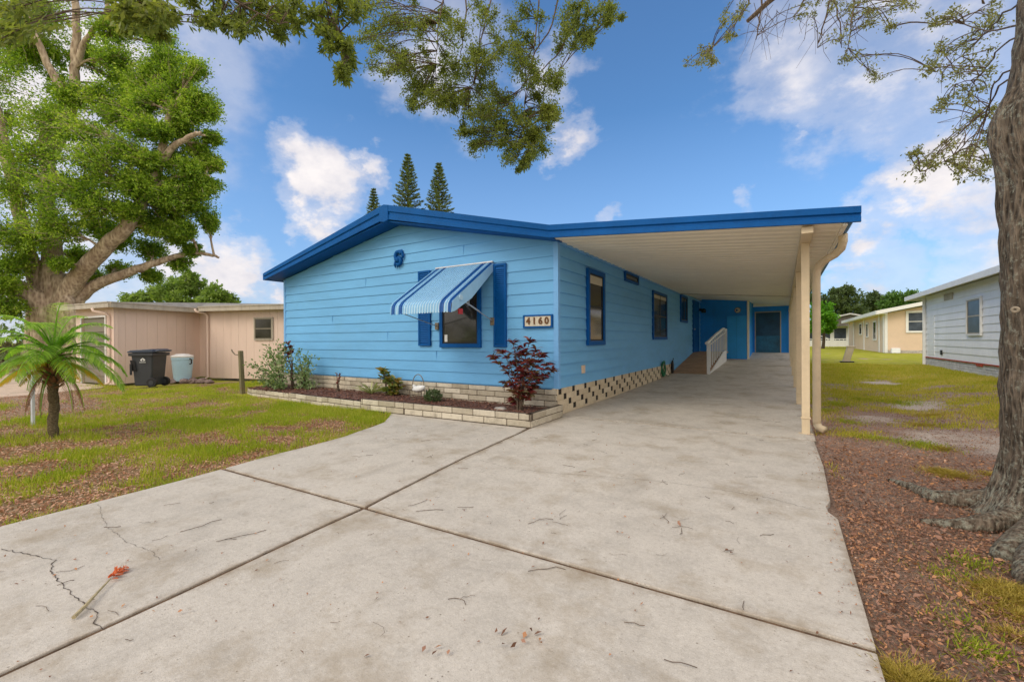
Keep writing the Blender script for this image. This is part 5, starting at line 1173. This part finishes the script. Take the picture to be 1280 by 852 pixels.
FC = [(20, 40, 20, 48), (-30, 90, 19, 60), (60, 20, 21, 40), (140, 40, 20.5, 30), (150, 75, 20, 28), (110, 70, 21.5, 26), (30, 70, 21, 30), (0, 150, 19.5, 50), (60, 150, 19, 42), (40, 190, 18.5, 46), (100, 165, 18.8, 38), (115, 200, 18.3, 42), (85, 235, 18.2, 45), (20, 240, 18.5, 50), (-20, 290, 18.5, 45), (30, 300, 18.6, 34), (60, 280, 18.3, 34), (110, 255, 18.3, 34),
      (150, 190, 18.7, 34), (150, 150, 19.5, 32), (180, 110, 20, 30), (205, 75, 20, 24), (200, 45, 20.3, 18), (220, 105, 20, 28), (245, 85, 20, 16), (250, 125, 19.8, 22), (262, 140, 20, 18), (235, 145, 19.6, 28), (180, 160, 19, 26), (215, 200, 20.3, 30), (250, 190, 20.2, 24), (265, 205, 20.2, 15), (165, 225, 19, 32), (190, 240, 20, 28), (225, 232, 20, 24), (258, 232, 20.2, 20), (245, 258, 20.4, 22), (215, 268, 20.4, 26), (262, 275, 20.8, 12),
      (180, 275, 20.5, 28), (150, 300, 21.3, 24), (220, 292, 20.8, 22), (190, 312, 21.4, 18), (130, 285, 21.5, 26), (150, 338, 21.8, 16), (190, 345, 22, 13), (120, 348, 22.3, 14), (0, 355, 18.5, 26), (10, 385, 18.6, 20), (-30, 350, 18, 35), (100, 320, 21.5, 18), (225, 330, 21.6, 14), (240, 312, 21.3, 12), (75, 330, 18.9, 12), (20, 330, 19, 22), (90, 120, 19.5, 26), (265, 172, 20, 12), (130, 120, 19.4, 28), (185, 200, 18.9, 24), (200, 165, 18.8, 16), (225, 165, 19.8, 22), (175, 235, 18.8, 22), (215, 245, 19.2, 24), (240, 212, 19.4, 20), (205, 120, 19.5, 22), (160, 262, 18.8, 18), (228, 285, 20, 16), (200, 285, 20, 18), (175, 130, 19.3, 20), (250, 235, 19.8, 18), (190, 90, 19.8, 20)]
for (u, v, d, r0) in FC:
    r_m = r0*d/544*1.12; cl.append((Fp(u, v, d), (r_m, r_m, r_m*.78)))
bm2 = MB(); V, Fc = clusters(bm2, [p for p in skel if p.z > 3.5], cl, .115, .062, 195, 20, .06, .016, .3, .9)
# inner filler far side of crown
cl2 = [(Fp(random.uniform(-40, 235), random.uniform(60, 300), random.uniform(21, 22.5)), (1.0, 1.0, .8)) for k in range(22)]
V2, F2 = clusters(bm2, [p for p in skel if p.z > 3.5], cl2, .16, .085, 60, 16, .06, .014, .3, .8)
bm2.build('branches', M['ficus_bark'], fi)
V = np.concatenate([V, V2]); npmesh('foliage', V, np.arange(len(V)).reshape(-1, 4), M['ficus_leaf'], fi)

# oak on the right with overhanging boughs
random.seed(41)
ok_b = Vector((1.60, 4.45, 0)); ok = thing('oak_tree', ok_b, 'leaning oak with lichen grey bark and exposed roots right of the driveway', 'tree')
def oak_trunk():
    lv = [(-.12, .43, 0, 0), (0.0, .37, 0, 0), (.10, .335, 0, 0), (.25, .305, .0, 0), (.5, .29, -.0, 0), (.9, .285, -.012, 0), (1.4, .275, -.015, 0), (2.0, .275, -.02, 0), (2.4, .285, -.03, .0), (2.65, .315, -.035, 0), (2.8, .32, -.02, 0), (3.0, .27, .02, 0), (3.4, .25, .05, .02), (4.0, .24, .08, .05), (5.0, .23, .05, .1), (6.2, .22, -.05, .2)]
    n = 40; vs_ = []; zs = np.linspace(0, 1, 70)
    Z = [a[0] for a in lv]
    for t in zs:
        z = Z[0]+(Z[-1]-Z[0])*t**1.3; r0 = np.interp(z, Z, [a[1] for a in lv]); ox = np.interp(z, Z, [a[2] for a in lv]); oy = np.interp(z, Z, [a[3] for a in lv])
        for j in range(n):
            a = 2*math.pi*j/n; fl = max(0, 1-z/.55)**2
            lobe = 1+fl*(.22*max(0, math.cos(a-R(150)))**6+.25*max(0, math.cos(a-R(215)))**6+.3*max(0, math.cos(a-R(275)))**6+.3*max(0, math.cos(a-R(30)))**4)+.025*math.sin(5*a+z*2)+.02*math.sin(9*a-z*3.1)
            # old scar: spiral fold where the bough was lost
            fold = .10*math.exp(-((z-(2.6+.35*math.sin(a+.6)))/.09)**2)*max(0, math.cos(a-R(230)))
            rr = r0*lobe*(1-fold)+.006*math.sin(z*23+a*7)
            vs_.append((1.60+ox+rr*math.cos(a), 4.45+oy+rr*math.sin(a), z))
    k = len(zs); Fc = [(i*n+j, i*n+(j+1) % n, (i+1)*n+(j+1) % n, (i+1)*n+j) for i in range(k-1) for j in range(n)]
    return MB().add(vs_, Fc)
ot = oak_trunk()
# roots
def root(pts, rr):
    P = [Vector(p) for p in pts]; ot.tube([P[0].lerp(P[1], .5) if 0 else p for p in P], rr, 12)
g = lambda u, v, z=0: G(u, v, z)
def croot(uvz, r0, r1):
    e = [G(u, v, z) for u, v, z in uvz]; d0 = (e[0]-ok_b); d0.z = 0; d0.normalize(); pts = [ok_b+d0*.12+Vector((0, 0, .20)), ok_b+d0*.30+Vector((0, 0, .07))]+e; limb(ot, pts, r0, r1, 12, .004, 5)
croot([(1205, 624, .03), (1170, 621, .015), (1140, 609, .0), (1112, 600, -.02)], .125, .018)
croot([(1228, 655, .015), (1190, 656, -.01), (1150, 652, -.025)], .12, .02)
croot([(1268, 685, .02), (1250, 700, -.02)], .13, .05)
croot([(1292, 715, .01), (1300, 740, -.03)], .14, .06)
oto = ot.build('trunk', M['oak_bark'], ok, smooth=True)
# knot and red spot
kk = D(1269, 387, 2.72); dirv = (Vector((0, 0, H))-kk); dirv.z = 0; dirv.normalize(); tx = Vector((-dirv.y, dirv.x, 0))
km = MB(); ringc = kk
km.tube([ringc+tx*.014*math.cos(a)+Vector((0, 0, .013*math.sin(a))) for a in np.linspace(0, 2*math.pi, 14)], .008, 6, cap=False); km.build('knot', paint('knot', (.36, .30, .22), .9, .3, 30), ok)
# limbs above the frame and boughs
bo = MB(); sk1 = []
T0 = Vector((1.45, 4.6, 5.6))
def bough(pts, r0, r1): 
    global sk1
    o = limb(bo, pts, r0, r1, 8, .015, 5); sk1 += o; return o
mainL = bough([T0, Vector((.2, 5.3, 7.0)), Vector((-1.5, 5.8, 7.6)), Vector((-3.4, 5.9, 7.6)), Vector((-5.2, 5.2, 7.3))], .16, .06)
bough([T0, Vector((.6, 3.9, 6.6)), Vector((-1.2, 3.2, 6.9)), Vector((-3.2, 2.7, 6.3)), Vector((-4.6, 2.3, 5.6))], .14, .04)
bough([T0, Vector((1.1, 6.0, 6.8)), Vector((.4, 7.6, 6.7)), Vector((-.5, 8.2, 6.5))], .12, .03)
bough([T0, Vector((1.7, 5.8, 6.6)), Vector((1.9, 7.4, 6.9))], .08, .02)

# hanging stems seen against the sky: (u,v,depth) chains
ST = [[(740, -30, 7.3), (722, 20, 7.2), (695, 70, 7.0), (650, 110, 6.9), (640, 130, 6.9)], [(765, -30, 7.4), (745, 35, 7.2), (715, 70, 7.1), (680, 110, 7)], [(675, -25, 7.2), (668, 60, 7.1), (660, 110, 7)], [(560, -30, 7.0), (548, 30, 6.9), (545, 80, 6.8)],
      [(585, -20, 7), (580, 40, 6.9), (575, 75, 6.9)], [(702, -30, 7.2), (690, 30, 7.1), (665, 75, 7), (655, 140, 6.9), (662, 185, 6.9)], [(620, -30, 7.1), (600, 60, 7), (590, 110, 6.9)], [(400, -25, 5.0), (420, 30, 5.0), (432, 70, 5)], [(250, -30, 4.8), (300, 5, 4.8), (350, 30, 4.9)], [(200, -30, 4.6), (170, 5, 4.6), (200, 30, 4.6)],
      [(940, -30, 6.2), (935, 5, 6.2), (915, 35, 6.2), (890, 60, 6.2)], [(1030, -30, 6.3), (1048, 20, 6.3), (1052, 60, 6.3)], [(1075, -30, 6.3), (1065, 20, 6.2), (1060, 60, 6.2)], [(1045, -25, 6.2), (1030, 30, 6.2), (1022, 60, 6.2)], [(955, -20, 6.2), (948, 30, 6.2), (945, 50, 6.2)], [(1015, -20, 6.2), (1000, 10, 6.2), (990, 25, 6.2)],
      [(1300, -5, 3.15), (1253, 18, 3.8), (1225, 50, 5), (1195, 75, 5.4), (1170, 90, 5.5)], [(1300, 35, 3.15), (1253, 58, 3.8), (1225, 95, 5), (1195, 105, 5.4)], [(1300, 85, 3.15), (1248, 108, 3.8), (1225, 160, 4.8), (1190, 195, 5.3), (1150, 215, 5.5)], [(1300, 75, 3.15), (1246, 98, 3.8), (1235, 140, 4.6), (1215, 180, 5)], [(1225, -20, 5), (1230, 5, 5), (1215, -30, 5)], [(1300, 15, 3.15), (1248, 38, 3.8), (1200, 30, 5.4), (1170, 30, 5.5)]]
for ch in ST: bough([D(*p) for p in ch], .009 if ch[0][0] > 1200 else .016, .004)
random.seed(43)
c1 = []
def addc(lst, d, out, k=1.0):
    for (u, v, r0) in lst:
        for q in range(4):
            rr0 = r0*random.uniform(.5, 1.0)*d/544*k; out.append((D(u+random.gauss(0, r0*.55), v+random.gauss(0, r0*.5), d+random.uniform(-.6, .6)), (rr0, rr0, rr0*random.uniform(.6, 1.3))))
addc([(490, 90, 16), (505, 70, 16), (530, 105, 20), (545, 120, 18), (565, 95, 20), (580, 120, 20), (610, 140, 22), (625, 165, 16), (650, 165, 20), (670, 175, 18), (685, 145, 16), (600, 75, 22), (640, 70, 22), (670, 90, 22), (460, 45, 14), (580, 165, 10), (605, 110, 22), (655, 205, 8), (470, 15, 24), (500, 35, 26), (520, 15, 26), (480, 60, 18), (540, 50, 26), (560, 20, 26), (535, 85, 26), (520, 110, 22), (560, 110, 28), (590, 40, 28), (600, 90, 30), (620, 60, 30), (640, 20, 26), (650, 90, 28), (620, 120, 28), (575, 140, 24), (600, 160, 20), (640, 150, 26), (665, 120, 26), (680, 60, 28), (690, 20, 28), (690, 100, 20), (655, 180, 22), (640, 190, 14), (680, 165, 20), (660, 200, 12), (720, 30, 28), (710, 55, 18), (740, 15, 26), (765, 15, 16), (765, 30, 10), (675, 145, 20), (550, 135, 14), (592, 180, 7), (515, 135, 12), (690, 140, 12), (740, 45, 14), (450, 10, 14), (600, 15, 24)], 7.0, c1, .92)
bm3 = MB(); V1, F1 = clusters(bm3, sk1, c1, .042, .020, 23, 12, .008, .003, .15, 1.1, .25)
c2 = []; addc([(280, 8, 24), (320, 12, 26), (350, 22, 20), (300, 35, 14), (380, 12, 24), (365, 40, 14), (400, 30, 20), (425, 25, 20), (430, 60, 12), (432, 90, 11), (440, 10, 24), (240, 5, 16), (265, 25, 10), (415, 55, 10), (345, 8, 24), (436, 75, 9)], 5.2, c2)
V2, F2 = clusters(bm3, sk1, c2, .075, .026, 11, 11, .008, .003, .1, .7, .35)
c3 = []; addc([(150, 8, 14), (175, 18, 14), (195, 30, 12), (185, 5, 14), (160, 30, 8), (10, 15, 16), (5, 40, 12), (210, 22, 8)], 4.3, c3)
V3, F3 = clusters(bm3, sk1, c3, .085, .030, 10, 11, .006, .003, .1, .6, .5)
V = np.concatenate([V1, V2, V3]); npmesh('foliage', V, np.arange(len(V)).reshape(-1, 4), M['oak_leaf'], ok)
c4 = []; addc([(880, 62, 15), (870, 72, 9), (890, 75, 7), (905, 30, 9), (925, 10, 8), (915, 45, 6)], 6.2, c4)
addc([(1050, 45, 14), (1075, 10, 18), (1100, 10, 20), (1125, 5, 16), (1090, 30, 12), (1045, 10, 12), (1090, 95, 6), (1060, 70, 8), (1140, 2, 12), (1110, 35, 6), (1015, 10, 8)], 6.2, c4)
addc([(1180, 65, 16), (1165, 85, 12), (1195, 95, 18), (1210, 60, 18), (1230, 30, 20), (1205, 125, 14), (1225, 105, 18), (1240, 75, 16), (1190, 20, 14), (1240, 140, 12), (1215, 155, 14), (1195, 180, 14), (1175, 200, 14), (1150, 210, 13), (1145, 190, 8), (1215, 195, 12), (1235, 180, 12), (1225, 215, 10), (1200, 210, 10), (1165, 30, 10), (1245, 20, 14), (1235, 205, 8), (1180, 130, 8)], 5.2, c4)
V, Fc = clusters(bm3, sk1, c4, .042, .018, 7, 7, .006, .0025, .1, 1.0, .3)
fo = npmesh('foliage', V, Fc, M['oak_leaf_r'], ok); fo['label'] = 'sparse yellowish sprays beside the trunk'
# bare twigs
for k in range(60):
    u, v = random.choice(((1050, 20), (960, 20), (1030, 30), (1070, 20), (1190, 60), (1210, 130), (1000, 5), (945, 20))); d = 6.2 if u < 1150 else 5.2
    a = D(u+random.uniform(-15, 15), v+random.uniform(-20, 20), d); b_ = D(u+random.uniform(-40, 30), v+random.uniform(10, 60), d+random.uniform(-.3, .3)); bm3.tube([a, a.lerp(b_, .5)+Vector((random.gauss(0, .06), random.gauss(0, .06), random.gauss(0, .04))), b_], [.004, .003, .0015], 3, cap=False)
o_ = bo.build('bough', M['twig'], ok, smooth=True); bm3.build('twigs', M['twig'], ok)

# robellini palm
random.seed(51)
pmb = Vector((-8.24, 1.67, -.05)); pm = thing('pygmy_date_palm', pmb, 'short palm with arching feathery fronds growing in the front lawn', 'palm')
tr = MB(); tp = Vector((-8.30, 1.69, .92)); pts = [pmb+(tp-pmb)*(i/14)+Vector((.012*math.sin(i*.8), .01*math.cos(i), 0)) for i in range(15)]
tr.tube(pts, [.07]+[.050+.007*(i % 2) for i in range(14)], 12)
tr.build('trunk', M['palm_bark'], pm, smooth=False)
ct_ = tp
boots = MB()
for k in range(110):
    a = k*2.4; z_ = -.30+.46*(k/110); c = tp+Vector((0, 0, z_)); e = Vector((math.cos(a), math.sin(a), 0)); strap(boots, c+e*.04, e+Vector((0, 0, random.uniform(.2, 1.3))), random.uniform(.10, .20), .05, .3, 2)
boots.build('leaf_bases', M['palm_dead'], pm)
def frond(lf, rc_, base, az_, el_, ln, droop, llen, lw, nl=46, dead=False):
    p = Vector(base); d = Vector((math.cos(az_)*math.cos(el_), math.sin(az_)*math.cos(el_), math.sin(el_))); pts = [p.copy()]; n = 22; dirs = [d.copy()]
    for i in range(n):
        p = p+d*ln/n; d = (d+Vector((0, 0, -droop/n*(.6+1.2*i/n)))).normalized(); pts.append(p.copy()); dirs.append(d.copy())
    rc_.tube(pts, [.010*(1-.8*i/n)+.0015 for i in range(n+1)], 4)
    for k in range(nl):
        t = .12+.88*k/nl; i = min(n-1, int(t*n)); f_ = t*n-i; q = pts[i].lerp(pts[i+1], f_); dd = dirs[i]; s = dd.cross(Vector((0, 0, 1)))
        if s.length < .1: s = Vector((-math.sin(az_), math.cos(az_), 0))
        s.normalize(); upv = s.cross(dd); L_ = llen*math.sin(math.pi*min(.93, .16+.80*t))*random.uniform(.85, 1.1)
        for sg in (-1, 1):
            ld = (s*sg*.85+dd*.75+upv*(.10 if not dead else -.3)+Vector((0, 0, random.uniform(-.1, .1)))).normalized(); strap(lf, q, ld, L_, lw, 1.1 if not dead else 1.5, 4)
lf = MB(); rcx = MB(); ly = MB(); ldd = MB(); crown = tp+Vector((0, 0, .20))
for k in range(26):
    a = k*2.399+random.uniform(-.2, .2); e = R(75-66*(k/25)**.9); frond(lf, rcx, crown+Vector((0, 0, -.12*k/27)), a, e, random.uniform(.76, .98), 1.9, .27, .0135, 46)
for k, (a, e) in enumerate(((R(10), R(8)), (R(35), R(0)), (R(200), R(-2)), (R(255), R(5)), (R(-60), R(2)), (R(180), R(-8)))):
    frond(ly, rcx, crown+Vector((0, 0, -.14)), a, e, .75, 1.1, .18, .015, 34)
for k, (a, e) in enumerate(((R(190), R(-20)), (R(20), R(-25)), (R(-40), R(-40)), (R(240), R(-35)), (R(60), R(-30)))):
    frond(ldd, rcx, crown+Vector((0, 0, -.22)), a, e, .7 if k else .75, 2.6, .10, .010, 26, True)
lf.build('fronds', M['palm_leaf'], pm); ly.build('yellow_fronds', M['palm_yellow'], pm); ldd.build('dead_fronds', M['palm_dead'], pm); rcx.build('rachis', M['palm_leaf'], pm)

# distant trees
def bushy(name, base, trunk_h, cl, label, mat, ll, lw, ntw, lpt, cat='tree', group=None, tr_=.15, bm_='twig'):
    t = thing(name, base, label, cat, group); b0_ = Vector(base); tm = MB(); top = b0_+Vector((0, 0, trunk_h)); sk_ = limb(tm, [b0_-Vector((0, 0, .2)), b0_.lerp(top, .5)+Vector((.05*trunk_h, 0, 0)), top], tr_, tr_*.5, 8, 0, 4)
    tm.build('trunk', M[bm_], t, smooth=True); bb = MB(); V, Fc = clusters(bb, sk_, cl, ll, lw, ntw, lpt, tr_*.35, .01, .5, .8); bb.build('branches', M[bm_], t); npmesh('foliage', V, Fc, mat, t); return t
random.seed(61)
def rcl(lst, d): return [(D(u, v, d+random.uniform(-1, 1)), (r0*d/544, r0*d/544, r0*d/544*.8)) for u, v, r0 in lst]
bushy('round_tree', D(232, 430, 40), 3.0, rcl([(232, 352, 14), (215, 358, 15), (250, 360, 14), (195, 366, 14), (270, 364, 13), (285, 372, 10), (235, 370, 18), (175, 372, 12), (160, 375, 10), (215, 376, 14), (260, 378, 14), (240, 345, 8), (292, 378, 6)], 40), 'rounded light green tree rising behind the roof of the tan house', M['far_leaf'], .30, .17, 60, 16, tr_=.3)
def norfolk(top, h, w, label):
    base = Vector((top.x, top.y, top.z-h)); t = thing('norfolk_pine', base, label, 'pine tree', 'norfolk pines behind the blue house'); tk_ = MB(); tk_.tube([base, base.lerp(top, .6), top], [.28, .13, .03], 8); tk_.build('trunk', M['twig'], t)
    PL, DL = [], []; bb = MB(); nw = int(h/.5)
    for i in range(nw):
        z_ = top.z-.25-i*(h*.72)/nw; f_ = min(1, ((i+.7)/nw*1.65))**.8; r0 = w*f_; nb = 6; a0 = random.random()*6
        for j in range(nb):
            a = a0+j*2*math.pi/nb+random.uniform(-.15, .15); e = Vector((math.cos(a), math.sin(a), 0)); r1 = r0*random.uniform(.85, 1.12); p0 = Vector((top.x, top.y, z_)); p1 = p0+e*r1*.6+Vector((0, 0, .02*r1)); p2 = p0+e*r1+Vector((0, 0, .42*r1*.6))
            bb.tube([p0, p1, p2], [.035, .025, .01], 3, cap=False); m_ = int(30+75*r1/w); ts = rng.uniform(.1, 1, m_); A, B, Cc = map(np.array, (p0, p1, p2))
            q = ((1-ts)**2)[:, None]*A+(2*ts*(1-ts))[:, None]*B+(ts**2)[:, None]*Cc; side = np.array((-e.y, e.x, 0)); sd_ = rng.choice((-1, 1), m_)[:, None]
            PL.append(q+rng.normal(0, .02, (m_, 3))); DL.append(side*sd_*.9+np.array(e)*.7+np.array([0, 0, .35]))
    bb.build('branches', M['twig'], t); V, Fc = leaves(np.concatenate(PL), np.concatenate(DL), .27, .08, .8, .25); npmesh('foliage', V, Fc, M['pine_leaf'], t)
norfolk(D(509.5, 192, 45), 20, 2.15, 'tallest of the three norfolk pines behind the roof, the middle one')
norfolk(D(548.5, 203, 45), 19, 2.2, 'right norfolk pine of three behind the roof, slightly shorter')
norfolk(D(467, 235, 55), 20, 1.9, 'smallest and leftmost norfolk pine peeking over the left roof slope')
TL = [('tall airy tree behind the far white house, dark green crown', 75, 1040, [(1020, 372, 14), (1040, 376, 15), (1030, 390, 16), (1055, 385, 16), (1065, 372, 14), (1060, 362, 8), (1070, 390, 14), (1045, 366, 8)], 'far_dark'),
      ('middle tree of the distant tree line above the beige roof', 78, 1090, [(1085, 378, 12), (1095, 386, 14), (1080, 392, 12), (1092, 370, 6), (1100, 376, 8), (1105, 390, 12)], 'far_dark'),
      ('broad green tree of the distant line rising highest right of centre', 72, 1125, [(1110, 382, 14), (1128, 374, 16), (1118, 372, 10), (1140, 378, 12), (1125, 388, 14), (1150, 382, 10), (1140, 368, 5)], 'far_leaf2'),
      ('tree partly hidden behind the grey house roof', 70, 1180, [(1160, 378, 9), (1175, 380, 10), (1190, 378, 8), (1155, 370, 4), (1210, 375, 8)], 'far_dark')]
M['far_leaf2'] = leafmat('far_leaf_mid', [(.06, .14, .035), (.11, .22, .05), (.17, .29, .07)], .35)
for lb, d, u, l_, mt in TL: bushy('distant_tree', D(u, 432, d), 4.5, rcl(l_, d), lb, M[mt], .5, .3, 60, 14, group='distant trees beyond the lawn', tr_=.3)
bushy('bright_green_tree', D(1028, 437, 38), 2.2, rcl([(1020, 395, 12), (1030, 385, 11), (1036, 396, 9), (1028, 405, 12), (1038, 405, 8), (1022, 383, 8), (1018, 408, 12), (1033, 411, 7)], 38), 'bright green round tree just right of the carport posts', M['bright_leaf'], .22, .13, 70, 16)
bushy('yellow_green_tree', D(1052, 434, 62), 2.2, rcl([(1050, 399, 7), (1056, 402, 7), (1046, 404, 7), (1060, 407, 6), (1052, 407, 8)], 62), 'small yellow green tree in front of the dark distant trees', M['far_leaf'], .35, .2, 60, 14)
t = thing('low_hedge', D(1030, 437, 50), 'low dark bushes beside the porch of the far white house', 'bush'); cc4 = rcl([(1022, 431, 5), (1030, 430, 6), (1037, 432, 4), (1028, 433, 5)], 50); bb = MB(); V, Fc = clusters(bb, [D(1028, 437, 50)], cc4, .25, .15, 50, 12, .03, .01); bb.build('branches', M['twig'], t); npmesh('foliage', V, Fc, M['far_leaf2'], t)
# distant woodland closing the horizon
wp_ = []
for k in range(520):
    a = rng.uniform(-math.pi, math.pi); r0 = rng.uniform(110, 150); wp_.append((-8+r0*math.cos(a), 15+r0*math.sin(a), rng.uniform(.5, 5.0)))
wp_ = np.array(wp_); PP = np.repeat(wp_, 70, 0)+rng.normal(0, 1, (len(wp_)*70, 3))*np.array([2.6, 2.6, 1.4]); PP[:, 2] = np.maximum(PP[:, 2], .3)
V, Fc = leaves(PP, rng.normal(0, 1, PP.shape), 1.3, .8); props(npmesh('far_woodland', V, Fc, M['far_dark']), 'dark green woodland on the horizon behind all the houses', 'woodland', kind='stuff')
# left background: planting bed and fence beyond the garage apron
random.seed(71)
for i, (u, v, d, r0, lb) in enumerate(((8, 440, 20, 16, 'brownish green bush at the left edge behind the palm'), (38, 442, 21, 14, 'brownish green bush directly behind the palm crown'), (75, 440, 22, 14, 'brownish green bush between palm and garage door'))):
    t = thing('background_bush', G(u, v+22, 0), lb, 'bush', 'bushes beyond the garage apron'); bb = MB(); l_ = [(u-12, v, r0), (u+8, v-6, r0), (u, v+8, r0), (u+16, v+5, r0*.8)]; V, Fc = clusters(bb, [D(u, v+20, d)], rcl(l_, d), .12, .07, 40, 14, .03, .01); bb.build('branches', M['twig'], t); npmesh('foliage', V, Fc, leafmat('bush_brown', [(.06, .06, .03), (.16, .13, .07), (.22, .2, .1), (.3, .22, .16)], .2), t)
for i, (u, v, s, lb) in enumerate(((7, 460, .24, 'pale rock in the planting bed at the left edge of the photo'), (27, 464, .18, 'small pale rock left of the palm trunk across the apron'), (45, 462, .22, 'pale pinkish rock behind the palm trunk, across the apron'), (84, 462, .2, 'pale rock right of the palm trunk near the garage'))):
    c = G(u, v+4); rb = MB(); rb.lathe((c.x, c.y, -.03), [(s*.9, 0), (s, s*.4), (s*.7, s*.9), (s*.25, s*1.05)], 8); props(rb.build('boulder', M['stone'], bev=.02), lb, 'rock', 'rocks in the bed across the apron')
cb_ = MB().box(-28, -20.2, 4.55, 4.7, -.02, .10); props(cb_.build('bed_kerb', M['rock']), 'low dark kerb of the planting bed beyond the apron', 'kerb')
lh = thing('left_neighbour_house', (-40, 2, 0), 'pale low house glimpsed behind the palm at the left edge', 'house')
MB().box(-46, -36, -6, 4, 0, 2.6).build('wall', M['grey_wall'], lh); MB().box(-46.5, -35.5, -6.5, 4.5, 2.6, 2.85).build('roof', M['roofing'], lh)
for k in range(4): MB().box(-35.99, -35.95, -4+k*2, -2.9+k*2, 1.0, 2.1).build('window', M['glass_sky'], lh)
